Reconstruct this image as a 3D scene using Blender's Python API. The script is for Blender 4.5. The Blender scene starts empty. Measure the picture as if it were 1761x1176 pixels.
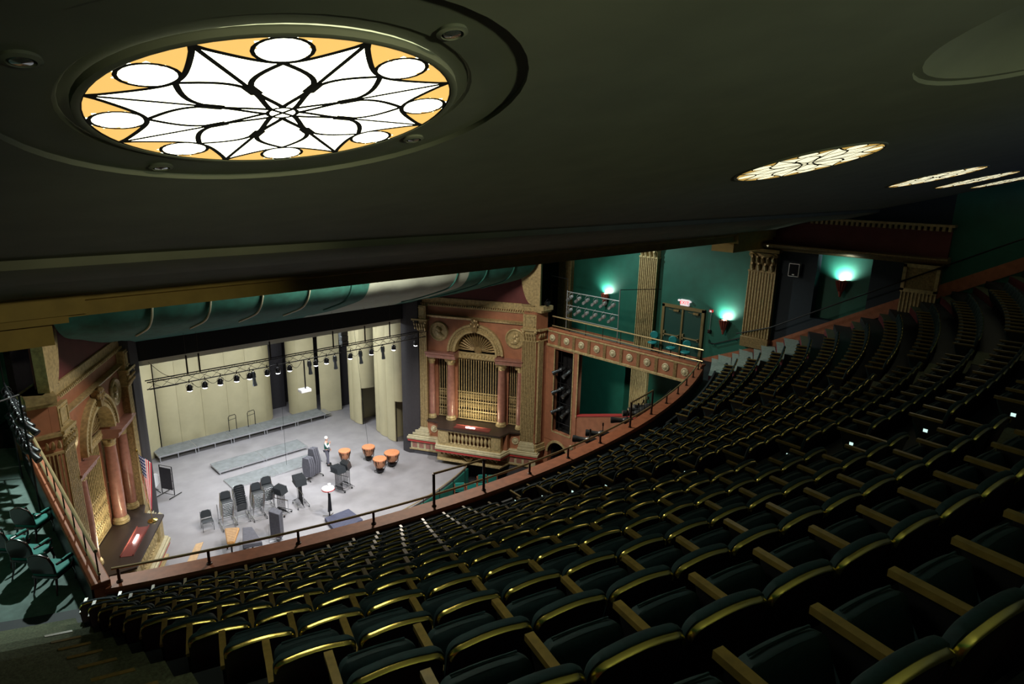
import bpy, math, random
from math import sin, cos, pi, radians, sqrt, asin, atan2, hypot
from mathutils import Vector, Matrix
random.seed(7)
S = bpy.context.scene
COL = S.collection

# ------------------------------------------------------------------ camera
CAMPOS = Vector((-13.396, -29.866, 16.322))
YAW, PITCH, ROLL, FPX = radians(44.199), radians(14.620), radians(1.168), 1081.54
fw = Vector((sin(YAW)*cos(PITCH), cos(YAW)*cos(PITCH), -sin(PITCH)))
rt = Vector((cos(YAW), -sin(YAW), 0)); upv = rt.cross(fw)
r2 = cos(ROLL)*rt + sin(ROLL)*upv; u2 = -sin(ROLL)*rt + cos(ROLL)*upv
cam = bpy.data.cameras.new('camera'); camo = bpy.data.objects.new('camera', cam); COL.objects.link(camo)
camo.matrix_world = Matrix.Translation(CAMPOS) @ Matrix((r2, u2, -fw)).transposed().to_4x4()
cam.sensor_width = 36; cam.lens = FPX/1761*36; cam.clip_start = .05; cam.clip_end = 300
S.camera = camo
# ------------------------------------------------------------------ world, exposure
W = bpy.data.worlds.new('world'); S.world = W; W.use_nodes = True
W.node_tree.nodes['Background'].inputs[0].default_value = (.25, .35, 1, 1)
W.node_tree.nodes['Background'].inputs[1].default_value = .0015
S.view_settings.view_transform = 'Standard'; S.view_settings.look = 'None'
S.view_settings.gamma = 1; S.view_settings.use_curve_mapping = False
S.view_settings.exposure = 0
S.cycles.max_bounces = 6; S.cycles.diffuse_bounces = 4; S.cycles.glossy_bounces = 3
S.cycles.sample_clamp_indirect = 3; S.cycles.use_denoising = True
S.cycles.caustics_reflective = False; S.cycles.caustics_refractive = False

def lamp(name, kind, loc, energy, color=(1, 1, 1), size=1, look=None, spot=None, blend=.5, sy=None):
    d = bpy.data.lights.new(name, kind); d.energy = energy; d.color = color
    if kind == 'AREA':
        d.size = size
        if sy: d.shape = 'RECTANGLE'; d.size_y = sy
        else: d.shape = 'DISK'
    else: d.shadow_soft_size = size
    if kind == 'SPOT': d.spot_size = radians(spot or 60); d.spot_blend = blend
    o = bpy.data.objects.new(name, d); COL.objects.link(o); o.location = loc
    if look is not None: o.rotation_euler = (Vector(look)-Vector(loc)).to_track_quat('-Z', 'Y').to_euler()
    return o
# work lights hung in the stage house, above the stage (behind the black header)
for x in (-4.5, 0, 4.5):
    lamp('stage_work_light', 'AREA', (x*.8, 4.2, 8.6), 420, (.92, .96, 1), 2.6, (x*.8, 3.4, 0), sy=2.0)
# house light in the main auditorium ceiling, beyond the balcony ceiling edge
lamp('house_light', 'AREA', (0, -10.5, 15.2), 1700, (1, .90, .74), 2.4, (0, -9, 0))
# lamps in the side coves of the auditorium ceiling, shining down into the boxes
for sd in (-1, 1): lamp('cove_lamp', 'SPOT', (sd*10.4, -8.8, 14.9), 2900 if sd < 0 else 1100, (.86, 1, .94), .10, (sd*13.4, -12.6, 7.5), spot=74 if sd < 0 else 100, blend=.5)
# front-of-house lamps at the auditorium ceiling edge, aimed at the stage front
for x in (-5, 0, 5): lamp('front_of_house_lamp', 'SPOT', (x, -15, 15.0), 8200, (.95, .97, 1), .15, (x*.7, -1.6, 0), spot=42, blend=.7)
# added fill lamps, unseen behind the last row, brightening the sloping ceiling
for x, e, c in ((-12.0, 600, (.92, 1, .60)), (-3, 130, (.40, .55, 1)), (8, 130, (.28, .40, 1))): lamp('rear_fill_lamp', 'AREA', (x, -37.5, 16.2), e, c, 1.0, (x+1, -24, 17.0))
# added fill lamp, hidden under the balcony, brightening the wall below the right box
lamp('under_box_fill_lamp', 'SPOT', (12.0, -15.6, 6.2), 900, (.92, 1, .92), .12, (14.9, -6.4, 4.8), spot=46, blend=.6)
lamp('beam_fill_spot', 'SPOT', (-12.2, -36.5, 18.7), 1300, (1, .92, .55), .15, (-10.8, -17.4, 13.2), spot=20, blend=.8)  # added unseen spot, brightening the ceiling edge beams

# ------------------------------------------------------------------ materials
def mat(name, col, rough=.6, metal=0, var=0, scale=8, emit=0, ecol=None, spec=.5, sheen=0, coat=0, bump=0):
    m = bpy.data.materials.new(name); m.use_nodes = True; nt = m.node_tree; b = nt.nodes['Principled BSDF']
    b.inputs['Base Color'].default_value = (*col, 1); b.inputs['Roughness'].default_value = rough
    b.inputs['Metallic'].default_value = metal; b.inputs['Specular IOR Level'].default_value = spec
    b.inputs['Coat Weight'].default_value = coat
    if sheen: b.inputs['Sheen Weight'].default_value = sheen; b.inputs['Sheen Tint'].default_value = (*col, 1)
    if emit: b.inputs['Emission Color'].default_value = (*(ecol or col), 1); b.inputs['Emission Strength'].default_value = emit
    if var or bump:
        tc = nt.nodes.new('ShaderNodeTexCoord'); n = nt.nodes.new('ShaderNodeTexNoise')
        n.inputs['Scale'].default_value = scale; n.inputs['Detail'].default_value = 4
        nt.links.new(tc.outputs['Object'], n.inputs['Vector'])
        if var:
            r = nt.nodes.new('ShaderNodeValToRGB'); nt.links.new(n.outputs['Fac'], r.inputs[0])
            r.color_ramp.elements[0].position = .3; r.color_ramp.elements[1].position = .72
            r.color_ramp.elements[0].color = (*[c*(1-var) for c in col], 1)
            r.color_ramp.elements[1].color = (*[min(1, c*(1+var)) for c in col], 1)
            nt.links.new(r.outputs[0], b.inputs['Base Color'])
        if bump:
            bp = nt.nodes.new('ShaderNodeBump'); bp.inputs['Strength'].default_value = bump; bp.inputs['Distance'].default_value = .02
            nt.links.new(n.outputs['Fac'], bp.inputs['Height']); nt.links.new(bp.outputs[0], b.inputs['Normal'])
    return m
M = dict(
 green=mat('green_wall_paint', (.008, .100, .070), .55, var=.12, scale=2),
 navy=mat('dark_navy_wall', (.006, .016, .028), .7, var=.1),
 terra=mat('terracotta_paint', (.36, .150, .082), .6, var=.14, scale=3),
 redwall=mat('deep_red_paint', (.13, .028, .028), .65, var=.15, scale=2),
 gold=mat('aged_gold_paint', (.46, .36, .18), .42, .2, var=.3, scale=9, bump=.2),
 golddk=mat('dark_gilding', (.27, .19, .085), .4, .4, var=.35, scale=14, bump=.3),
 cream=mat('cream_stone_paint', (.50, .45, .29), .5, var=.15, scale=6),
 redband=mat('red_band_paint', (.45, .05, .045), .5),
 ledge=mat('dark_brown_ledge', (.035, .022, .016), .45), box_red=mat('red_trough', (.20, .045, .035), .5),
 rose=mat('rose_marble', (.32, .15, .115), .32, var=.2, scale=5, coat=.2),
 stone=mat('grey_stone_block', (.055, .055, .065), .8, var=.15, scale=3),
 black=mat('black_velour', (.004, .004, .006), .95),
 legm=mat('dark_proscenium_paint', (.035, .032, .036), .75, var=.1),
 shell=mat('shell_panel', (.50, .455, .28), .55, var=.06, scale=1.5),
 shellc=mat('shell_ceiling', (.62, .62, .52), .6),
 stage=mat('stage_floor_grey', (.26, .25, .26), .5, var=.12, scale=1.2),
 canvas=mat('green_canopy', (.014, .105, .085), .85, var=.25, scale=3),
 canvasw=mat('pale_canopy_panel', (.30, .34, .29), .8, var=.08, scale=3),
 piping=mat('pale_piping', (.45, .47, .36), .5),
 ceil=mat('ceiling_paint', (.16, .17, .125), .8, var=.1, scale=2),
 brownp=mat('brown_beam_paint', (.46, .33, .09), .55, var=.12, scale=3),
 velvet=mat('green_velvet', (.003, .024, .032), .8, var=.25, scale=20, sheen=.25),
 velvetn=mat('dark_teal_velvet', (.003, .022, .030), .75, var=.25, scale=20, sheen=.2),
 shellb=mat('maroon_back_panel', (.028, .009, .026), .45, var=.2, scale=20),
 brass=mat('polished_brass', (.88, .72, .22), .24, 1),
 arm=mat('varnished_armrest', (.21, .15, .042), .34, 0, var=.2, scale=20, spec=.5),
 iron=mat('dark_iron', (.012, .012, .016), .5, .3),
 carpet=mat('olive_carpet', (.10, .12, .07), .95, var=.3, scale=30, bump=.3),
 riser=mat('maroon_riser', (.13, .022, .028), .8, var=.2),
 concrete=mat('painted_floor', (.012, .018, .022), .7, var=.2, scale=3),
 boxfl=mat('blue_grey_carpet', (.13, .19, .17), .9, var=.2, scale=5),
 stepw=mat('pale_step_paint', (.33, .42, .38), .7, var=.2, scale=9),
 coping=mat('brown_coping', (.31, .105, .048), .62, var=.2, scale=5),
 railm=mat('brass_rail', (.50, .38, .20), .32, .6),
 post=mat('dark_bronze_post', (.035, .018, .012), .4, .5),
 blackp=mat('black_metal', (.010, .010, .012), .42, .4),
 fixt=mat('grey_lamp_housing', (.08, .09, .10), .35, .6, var=.2),
 lens=mat('lit_lens', (1, 1, 1), .3, emit=12, ecol=(.93, .96, 1)),
 glassl=mat('lamp_glass', (.3, .33, .35), .1, .8),
 chrome=mat('chrome', (.62, .64, .66), .22, 1),
 alum=mat('aluminium', (.50, .51, .53), .4, .8),
 deck=mat('riser_deck', (.17, .185, .19), .6, var=.2, scale=4),
 plast=mat('black_plastic_chair', (.028, .032, .036), .33),
 wood=mat('orange_wood', (.55, .29, .10), .4, var=.2, scale=12),
 plank=mat('pale_plank', (.50, .33, .17), .6, var=.15),
 copper=mat('copper_bowl', (.50, .235, .13), .25, .85, var=.1),
 drumhd=mat('orange_drum_cover', (.60, .23, .10), .5, var=.1),
 white=mat('white_paint', (.80, .80, .80), .45),
 greycov=mat('grey_quilted_cover', (.095, .095, .115), .8, var=.15),
 bluecov=mat('slate_blue_deck', (.055, .060, .100), .7, var=.15),
 red=mat('bright_red', (.55, .02, .02), .5),
 tealf=mat('teal_chair_fabric', (.010, .20, .165), .7),
 tealv=mat('bright_teal_vinyl', (.02, .26, .28), .5),
 mahog=mat('dark_mahogany', (.028, .010, .010), .25, coat=.5),
 skin=mat('skin', (.55, .33, .25), .6), hair=mat('white_hair', (.75, .74, .72), .8),
 vest=mat('dark_green_vest', (.01, .14, .10), .8), shirt=mat('pale_shirt', (.55, .60, .62), .8), trous=mat('grey_trousers', (.10, .10, .13), .85),
 shoe=mat('black_shoe', (.01, .01, .01), .4),
 glassw=mat('lit_white_glass', (.9, .9, .8), .5, emit=5.4, ecol=(1, 1, .72)),
 glassw2=mat('dim_lit_white_glass', (.9, .9, .8), .5, emit=1.15, ecol=(1, .94, .62)), glassa2=mat('dim_lit_amber_glass', (.8, .5, .12), .5, emit=.5, ecol=(1, .62, .15)),
 glassa=mat('lit_amber_glass', (.8, .5, .12), .5, emit=.95, ecol=(1, .60, .16)),
 came=mat('black_leading', (.004, .004, .003), .8),
 signw=mat('white_sign_plate', (.8, .8, .8), .5, emit=.5, ecol=(1, .85, .9)), signr=mat('red_sign_letters', (.8, .02, .03), .5, emit=.8, ecol=(1, .04, .06)),
 seatlt=mat('aisle_lamp', (.8, 1, .95), .4, emit=1.0, ecol=(.7, 1, .92)),
 sconcel=mat('sconce_glow', (.8, 1, .9), .4, emit=14, ecol=(.82, 1, .90)),
 sconceb=mat('sconce_cast_bracket', (.22, .045, .03), .45, var=.3, scale=20),
 doorm=mat('dark_green_door', (.012, .055, .045), .45), doorf=mat('bronze_door_frame', (.20, .145, .06), .45, .2),
 striplt=mat('strip_light', (1, 1, 1), .4, emit=14, ecol=(1, .95, .88)),
 orch=mat('orchestra_floor', (.02, .022, .026), .8),
)

# ------------------------------------------------------------------ mesh builder
class MB:
    def __init__(s): s.v = []; s.f = []; s.mi = []; s.T = None
    def add(s, vs, fs, mi=0):
        n = len(s.v)
        s.v += [tuple(s.T(p)) if s.T else tuple(p) for p in vs]
        s.f += [tuple(i+n for i in f) for f in fs]; s.mi += [mi]*len(fs); return s
    def box(s, x0, x1, y0, y1, z0, z1, mi=0):
        return s.add([(x, y, z) for z in (z0, z1) for x, y in ((x0, y0), (x1, y0), (x1, y1), (x0, y1))],
                     [(3, 2, 1, 0), (4, 5, 6, 7), (0, 1, 5, 4), (1, 2, 6, 5), (2, 3, 7, 6), (3, 0, 4, 7)], mi)
    def cbox(s, c, d, mi=0, rot=None):
        vs = [Vector((a*d[0]/2, b*d[1]/2, e*d[2]/2)) for e in (-1, 1) for a, b in ((-1, -1), (1, -1), (1, 1), (-1, 1))]
        if rot is not None: vs = [rot @ q for q in vs]
        return s.add([q+Vector(c) for q in vs], [(3, 2, 1, 0), (4, 5, 6, 7), (0, 1, 5, 4), (1, 2, 6, 5), (2, 3, 7, 6), (3, 0, 4, 7)], mi)
    def tube(s, pts, r, n=8, cap=True, mi=0, closed=False):
        pts = [Vector(p) for p in pts]; rs = r if isinstance(r, (list, tuple)) else [r]*len(pts)
        vs = []; fs = []; m = len(pts); prev = None
        for i, p in enumerate(pts):
            a = pts[i-1] if (i > 0 or closed) else p; b = pts[(i+1) % m] if (i < m-1 or closed) else p
            t = (b-a).normalized() if (b-a).length > 1e-9 else Vector((0, 0, 1))
            if prev is None:
                h = Vector((0, 0, 1)) if abs(t.z) < .9 else Vector((1, 0, 0)); u = t.cross(h).normalized()
            else: u = (prev-t*prev.dot(t)).normalized()
            prev = u; w = t.cross(u)
            vs += [p+(u*cos(2*pi*k/n)+w*sin(2*pi*k/n))*rs[i] for k in range(n)]
        for i in range(m if closed else m-1):
            j = (i+1) % m
            for k in range(n): fs.append((i*n+k, i*n+(k+1) % n, j*n+(k+1) % n, j*n+k))
        if cap and not closed: fs += [tuple(range(n))[::-1], tuple((m-1)*n+k for k in range(n))]
        return s.add(vs, fs, mi)
    def lathe(s, prof, c=(0, 0, 0), n=20, axis=(0, 0, 1), mi=0, a0=0, a1=2*pi):
        q = Vector((0, 0, 1)).rotation_difference(Vector(axis)); c = Vector(c); full = abs(a1-a0-2*pi) < 1e-6
        vs = []; m = n if full else n+1
        for r, z in prof:
            for k in range(m):
                a = a0+(a1-a0)*k/n; vs.append(q @ Vector((max(r, 1e-4)*cos(a), max(r, 1e-4)*sin(a), z))+c)
        fs = [(i*m+k, i*m+(k+1) % m, (i+1)*m+(k+1) % m, (i+1)*m+k) for i in range(len(prof)-1) for k in range(n)]
        return s.add(vs, fs, mi)
    def prism(s, poly, z0, z1, mi=0, f=None):
        f = f or (lambda x, y, z: (x, y, z)); n = len(poly)
        return s.add([f(x, y, z0) for x, y in poly]+[f(x, y, z1) for x, y in poly],
                     [tuple(range(n))[::-1], tuple(range(n, 2*n))]+[(i, (i+1) % n, n+(i+1) % n, n+i) for i in range(n)], mi)
    def sweep(s, path, prof, mi=0, closed=False, caps=True):
        """path: list of (point, outward normal, up) ; prof: list of (out, up)"""
        n = len(prof); vs = []
        for p, o, u in path: vs += [Vector(p)+Vector(o)*a+Vector(u)*b for a, b in prof]
        m = len(path); fs = [(i*n+k, i*n+(k+1) % n, ((i+1) % m)*n+(k+1) % n, ((i+1) % m)*n+k) for i in range(m if closed else m-1) for k in range(n)]
        if caps and not closed: fs += [tuple(range(n))[::-1], tuple((m-1)*n+k for k in range(n))]
        return s.add(vs, fs, mi)
    def mesh(s, name, mats, smooth=None):
        me = bpy.data.meshes.new(name); me.from_pydata(s.v, [], s.f)
        for m in (mats if isinstance(mats, (list, tuple)) else [mats]): me.materials.append(m)
        if any(s.mi): me.polygons.foreach_set('material_index', s.mi)
        import bmesh
        b = bmesh.new(); b.from_mesh(me); bmesh.ops.recalc_face_normals(b, faces=b.faces); b.to_mesh(me); b.free()
        if smooth is not False:
            me.polygons.foreach_set('use_smooth', [True]*len(me.polygons)); me.set_sharp_from_angle(angle=radians(smooth or 38))
        me.update(); return me
def obj(name, mb, m, parent=None, loc=None, smooth=None, bevel=0, seg=2):
    me = mb.mesh(name, m, smooth) if isinstance(mb, MB) else mb
    o = bpy.data.objects.new(name, me); COL.objects.link(o)
    if parent: o.parent = parent
    if loc: o.location = loc
    if bevel:
        d = o.modifiers.new('b', 'BEVEL'); d.width = bevel; d.segments = seg; d.limit_method = 'ANGLE'; d.angle_limit = radians(40)
    return o
def tag(o, label=None, cat=None, group=None, kind=None):
    if label: o['label'] = label
    if cat: o['category'] = cat
    if group: o['group'] = group
    if kind: o['kind'] = kind
    return o
def thing(name, label, cat, loc=(0, 0, 0), rz=0, group=None):
    o = bpy.data.objects.new(name, None); o.empty_display_size = .2; COL.objects.link(o); o.location = loc; o.rotation_euler = (0, 0, rz)
    return tag(o, label, cat, group)
def struct(name, mb, m, **k): return tag(obj(name, mb, m, **k), kind='structure')
KIDS = {}
def copy_tree(o, parent=None):
    c = o.copy(); COL.objects.link(c); c.parent = parent
    for k in list(o.children): copy_tree(k, c)
    return c
def place(proto, first, loc, rz=0, label=None, group=None, rot=None, scale=None):
    o = proto if first else copy_tree(proto)
    o.location = loc; o.rotation_euler = rot if rot else (0, 0, rz)
    if scale: o.scale = (scale,)*3
    if label: o['label'] = label
    if group: o['group'] = group
    return o
def mirror_tree(o, parent=None, label=None, only=None):
    """the house-left twin of something built on the house-right side (mesh mirrored across the hall's axis)"""
    if o.type == 'EMPTY': c = o.copy()
    else:
        c = o.copy(); me = o.data.copy(); me.transform(Matrix.Scale(-1, 4, (1, 0, 0))); me.flip_normals(); c.data = me
    COL.objects.link(c); c.parent = parent
    l = o.location; c.location = (-l.x, l.y, l.z); c.rotation_euler = (o.rotation_euler.x, -o.rotation_euler.y, -o.rotation_euler.z)
    if label: c['label'] = label
    for k in list(o.children): mirror_tree(k, c)
    return c
def rotz(a): return Matrix.Rotation(a, 3, 'Z')
# ================================================================== BIG STRUCTURE
YC = 11.6; R1, DR, Z1, DZ = 31.45, .91, 8.03, .493
def rowR(i): return R1+DR*i
def rowZ(i): return Z1+.4895*i+.0009*i*abs(i)
def arc_pt(R, phi): return (R*sin(phi), YC-R*cos(phi))
XW = 15.0
# stepped balcony floor
mb = MB(); NS = 56
def ring(mb, Ra, Rb, z0, z1, xa=-XW, xb=XW, n=NS, mi=0):
    vs = []
    for k in range(n+1):
        for R in (Ra, Rb):
            x = xa+(xb-xa)*k/n; y = YC-sqrt(R*R-x*x)
            vs += [(x, y, z0), (x, y, z1)]
    fs = []
    for k in range(n):
        a = k*4; b = a+4
        fs += [(a+1, a+3, b+3, b+1), (a, b, b+2, a+2), (a, a+1, b+1, b), (a+2, b+2, b+3, a+3)]
    fs += [(0, 2, 3, 1), (n*4, n*4+1, n*4+3, n*4+2)]
    mb.add(vs, fs, mi)
NR = 17
ring(mb, 29.9, R1-.55, 7.0, 7.58)
for i in range(NR): ring(mb, R1-.55+DR*i, R1-.55+DR*(i+1)+(8 if i == NR-1 else 0), rowZ(i)-1.0, rowZ(i))
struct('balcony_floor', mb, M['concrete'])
# low carpet-edged kick wall in front of the first row, between the aisles
AX = (3.3, 4.85)
mb = MB()
for xa, xb in ((-3.2, 3.2), (-12, -4.9), (4.9, 12)): ring(mb, R1-.60, R1-.53, 7.4, 8.14, xa, xb, 24)
struct('balcony_floor_edge', mb, M['concrete'])
# aisle steps: two to a row, olive treads on maroon risers
mb = MB(); 
def steps(xa, xb, n, top=NR, mo=0):
    for i in range(-1, top):
        Ri = R1-.55+DR*(i+1); z = rowZ(i+1)
        ring(mb, Ri-.30, Ri+.02, z-.6, z-DZ/2, xa, xb, n, 1)
        ring(mb, Ri-.305, Ri+.02, z-DZ/2, z-DZ/2+.012, xa, xb, n, mo)
        ring(mb, Ri-.012, Ri+.58, z, z+.012, xa, xb, n, mo)
        ring(mb, Ri-.012, Ri+.0, z-.2, z, xa, xb, n, 1)
for s in (-1, 1):
    a = sorted((s*AX[0]*1.01, s*(AX[1]-.05))); steps(a[0], a[1], 4)
a = 12.15; steps(-XW, -a, 8); steps(a, XW, 8, 3, 2); 
for i in range(3, NR):
    Ri = R1-.55+DR*(i+1); z = rowZ(i+1)
    ring(mb, Ri-.30, Ri+.02, z-.6, z-DZ/2, a, XW, 8, 1); ring(mb, Ri-.305, Ri+.02, z-DZ/2, z-DZ/2+.012, a, XW, 8, 0)
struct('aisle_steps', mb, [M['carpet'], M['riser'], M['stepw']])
mb = MB()
for i in range(1, 14):
    for (xa, xb) in ((-12.75, -12.4), (-12.75, -12.45)):
        Ri = R1-.55+DR*(i+1)-(.0 if xa == -12.75 and xb == -12.4 else .30); z = rowZ(i+1)-(0 if xb == -12.4 else DZ/2)
        ring(mb, Ri-.02, Ri+.03, z+.004, z+.018, xa, xb, 2)
struct('step_nosing', mb, M['arm'])
# balcony front wall and coping
def arc_path(R, z, n=60, xa=-11.5, xb=11.5):
    pa, pb = asin(xa/R), asin(xb/R)
    return [((R*sin(p), YC-R*cos(p), z), (-sin(p), cos(p), 0), (0, 0, 1)) for p in [pa+(pb-pa)*k/n for k in range(n+1)]]
mb = MB(); mb.sweep(arc_path(30.2, 0), [(-.16, 6.6), (.16, 6.6), (.16, 8.12), (-.16, 8.12)])
struct('balcony_front_wall', mb, M['legm'])
mb = MB(); mb.sweep(arc_path(30.2, 8.1), [(-.2, 0), (.26, 0), (.28, .06), (.26, .12), (-.18, .12), (-.22, .06)])
cp = obj('balcony_coping', mb, M['coping']); tag(cp, kind='structure')

# side walls with the sconce niche, house right; left is its mirror
def wall_box(name, side, parts, m):
    mb = MB()
    for (x0, x1, y0, y1, z0, z1) in parts: mb.box(min(side*x0, side*x1), max(side*x0, side*x1), y0, y1, z0, z1)
    return struct(name, mb, m)
wp = [(XW, 16, -17.9, 1.5, -1.2, 18), (XW+.45, 16, -21.65, -19.5, -1.2, 18), (XW, 16, -40, -24.1, -1.2, 19)]
wn = [(XW, 16, -19.5, -17.9, -1.2, 18), (XW, 16, -21.65, -19.5, -1.2, 10.6), (XW, 16, -21.65, -19.5, 13.5, 18), (XW, 16, -24.1, -21.65, -1.2, 18)]  # darker navy wall segments around the green niche
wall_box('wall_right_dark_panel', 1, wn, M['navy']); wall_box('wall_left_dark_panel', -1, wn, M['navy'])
wall_box('wall_right', 1, wp, M['green']); wall_box('wall_left', -1, wp, M['green'])
mb = MB(); mb.box(-16, 16, -40.3, -40, 8, 22); struct('wall_back', mb, M['navy'])
# sloping terracotta stringers at the foot of the side walls
for s, n in ((1, 'baseboard_right'), (-1, 'baseboard_left')):
    mb = MB(); x0, x1 = sorted((s*14.93, s*15.0))
    pts = [(-14.5, 7.5), (-14.5, 7.62), (-16.9, 8.66), (-32, 17.1), (-32, 16.6), (-16.9, 8.1), (-15.4, 7.5)]
    mb.prism(pts, x0, x1, f=lambda a, b, c: (c, a, b)); mb.box(x0, x1, -14.5, -4, 7.5, 7.64)
    struct(n, mb, M['coping'])

# ceiling: sloping slab, step mouldings, edge beam
def zc(y): return 16.322+1.3-.27*(y+29.866)
def rot_slope(): return atan2(-.27, 1)
LIGHTS = [(-11.72, -26.24), (-4.03, -26.12), (4.0, -25.86), (8.35, -25.82), (12.35, -25.9)]
LR = .95
RECESS = [(-11.72, -26.24, 1.39), (-7.05, -28.75, 1.45)]
mb = MB()
def ceil_holes(mb, x0, x1, y0, y1, holes, n=48):
    # slab underside with round trays cut out: built as cells; cells holding a tray get a polygon fan around it
    xs = sorted({x0, x1, *[c for h in holes for c in (h[0]-h[2]-.25, h[0]+h[2]+.25)]}); 
    def P(x, y, d=0): return (x, y, zc(y)+d)
    for a, b in zip(xs, xs[1:]):
        hs = [h for h in holes if a < h[0] < b]
        if not hs: mb.add([P(a, y0), P(b, y0), P(b, y1), P(a, y1)], [(0, 1, 2, 3)]); continue
        h = hs[0]; cx, cy, r = h; q0, q1 = cy-r-.25, cy+r+.25
        mb.add([P(a, y0), P(b, y0), P(b, q0), P(a, q0)], [(0, 1, 2, 3)]); mb.add([P(a, q1), P(b, q1), P(b, y1), P(a, y1)], [(0, 1, 2, 3)])
        vs = []; w = (b-a)/2; hh = r+.25; mx = (a+b)/2
        for k in range(n):
            t = 2*pi*k/n; c, s_ = cos(t), sin(t); m_ = max(abs(c), abs(s_))
            vs += [P(cx+r*c, cy+r*s_), P(mx+w*c/m_, cy+hh*s_/m_), P(cx+r*c, cy+r*s_, .035), P(cx+(r-.06)*c, cy+(r-.06)*s_, .035)]
        fs = []
        for k in range(n):
            i, j = 4*k, 4*((k+1) % n); fs += [(i, j, j+1, i+1), (i, j, j+2, i+2), (i+2, j+2, j+3, i+3)]
        # tray top, with the inner ring recess
        mb.add(vs, fs)
        pr_ = ((r-.06, .035), (1.07, .035), (1.05, .05), (LR+.005, .05), (LR+.005, .2), (0.001, .2)) if h[0] < -9 else ((r-.06, .035), (r-.1, .1), (r-.3, .25), (.8, .3), (.4, .3), (.001, .3))
        vs = [P(cx+q*cos(2*pi*k/n), cy+q*sin(2*pi*k/n), d) for q, d in pr_ for k in range(n)]
        mb.add(vs, [(g*n+k, g*n+(k+1) % n, (g+1)*n+(k+1) % n, (g+1)*n+k) for g in range(5) for k in range(n)])
H1 = [(x, y, 1.39) for x, y in LIGHTS]
ceil_holes(mb, -XW, XW, -27.89, -21.6, H1[:1])
ceil_holes(mb, -XW, XW, -40, -27.89, [(-7.05, -29.6, 1.45)])
mb.add([(-XW, -40, zc(-40)+.4), (XW, -40, zc(-40)+.4), (XW, -16.6, zc(-16.6)+.9), (-XW, -16.6, zc(-16.6)+.9)], [(0, 1, 2, 3)])
struct('ceiling', mb, M['ceil'], smooth=25)
mb = MB()
prof = [(-21.6, 0), (-21.6, -.10), (-21.45, -.13), (-20.55, -.13), (-20.4, -.10), (-20.4, .12), (-17.4, .0), (-17.4, -.02), (-17.4, .6), (-21.6, .9)]
prof = [(y, zc(y)+d) for y, d in prof]
mb.prism(prof, -XW, XW, f=lambda a, b, c: (c, a, b)); struct('ceiling_edge_moulding', mb, M['ceil'])
mb = MB(); mb.prism([(-17.4, 13.93), (-17.4, 14.18), (-17.52, 14.22), (-17.52, 14.30), (-17.4, 14.33), (-17.4, 15.2), (-16.4, 15.2), (-16.4, 13.93)], -XW, XW, f=lambda a, b, c: (c, a, b))
struct('ceiling_edge_beam', mb, M['brownp'])
for s, nm in ((1, 'ceiling_side_beam'), (-1, 'ceiling_side_beam')):
    mb = MB()
    for x0, y0, z0, z1 in ((11.10, -17.75, 14.36, 14.56), (11.60, -17.5, 13.86, 14.0), (11.8, -17.2, 13.45, 13.87), (11.35, -17.6, 14.0, 14.36)):
        mb.box(*sorted((s*x0, s*XW)), y0, -16.2, z0, z1)
    struct(nm, mb, M['brownp'])
# main auditorium ceiling beyond (only lights the hall; hidden behind the beam)
mb = MB(); mb.box(-XW, XW, -16.4, 1.5, 15.6, 15.8); struct('ceiling_auditorium', mb, M['ceil'])

# stage floor with curved apron, stage house
mb = MB(); poly = [(-7.3, 13), (-7.3, 0)]
RA = 18.0
for k in range(25):
    x = -8.3+16.6*k/24; poly.append((x, 12-sqrt(RA*RA-x*x)))
poly += [(7.3, 0), (7.3, 13)]
poly = [(-11, 13), (-11, 1.0), (-8.3, .6)]+poly[2:-2]+[(8.3, .6), (11, 1.0), (11, 13)]
mb.prism(poly, -.25, 0); struct('stage_floor', mb, M['stage'])
mb = MB(); n = 24
pa = [(-8.2+16.4*k/n) for k in range(n+1)]
mb.sweep([((x, 12-sqrt(RA*RA-x*x)-.1, 0), (x/RA, -1, 0), (0, 0, 1)) for x in pa], [(0, -1.1), (.08, -1.1), (.08, -.05), (0, -.05)])
struct('stage_front_wall', mb, M['green'])
mb = MB(); mb.box(-16, 16, -20, 2, -1.3, -1.05); struct('orchestra_floor', mb, M['orch'])
mb = MB(); mb.box(-11, 11, 13, 13.2, 0, 12); mb.box(-11.2, -11, 1, 13, 0, 12); mb.box(11, 11.2, 1, 13, 0, 12); struct('wall_stage', mb, M['legm'])
mb = MB(); mb.box(-11, 11, 1.2, 13.2, 11.9, 12); struct('ceiling_stage', mb, M['black'])
# black header and dark legs of the proscenium
mb = MB(); mb.box(-7.6, 7.6, .05, .25, 8.32, 10.4); struct('wall_proscenium', mb, M['black'])
for s in (1, -1):
    mb = MB(); pts = [(6.83, .3), (6.83, .0), (6.90, -.25), (7.05, -.42), (7.3, -.75), (7.7, -.75), (7.7, .3)]
    mb.prism([(s*a, b) for a, b in pts], 0, 9.6); struct('wall_proscenium_leg', mb, M['legm'])
# pale ceiling of the orchestra shell, its lip just under the header
mb = MB(); mb.box(-7.0, 7.0, .27, .33, 8.04, 8.5); mb.box(-7.0, 7.0, .33, 1.6, 8.45, 8.5); mb.box(-7.2, 7.2, 5.5, 10.5, 8.9, 9.0)
struct('ceiling_shell', mb, M['shellc'])

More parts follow.
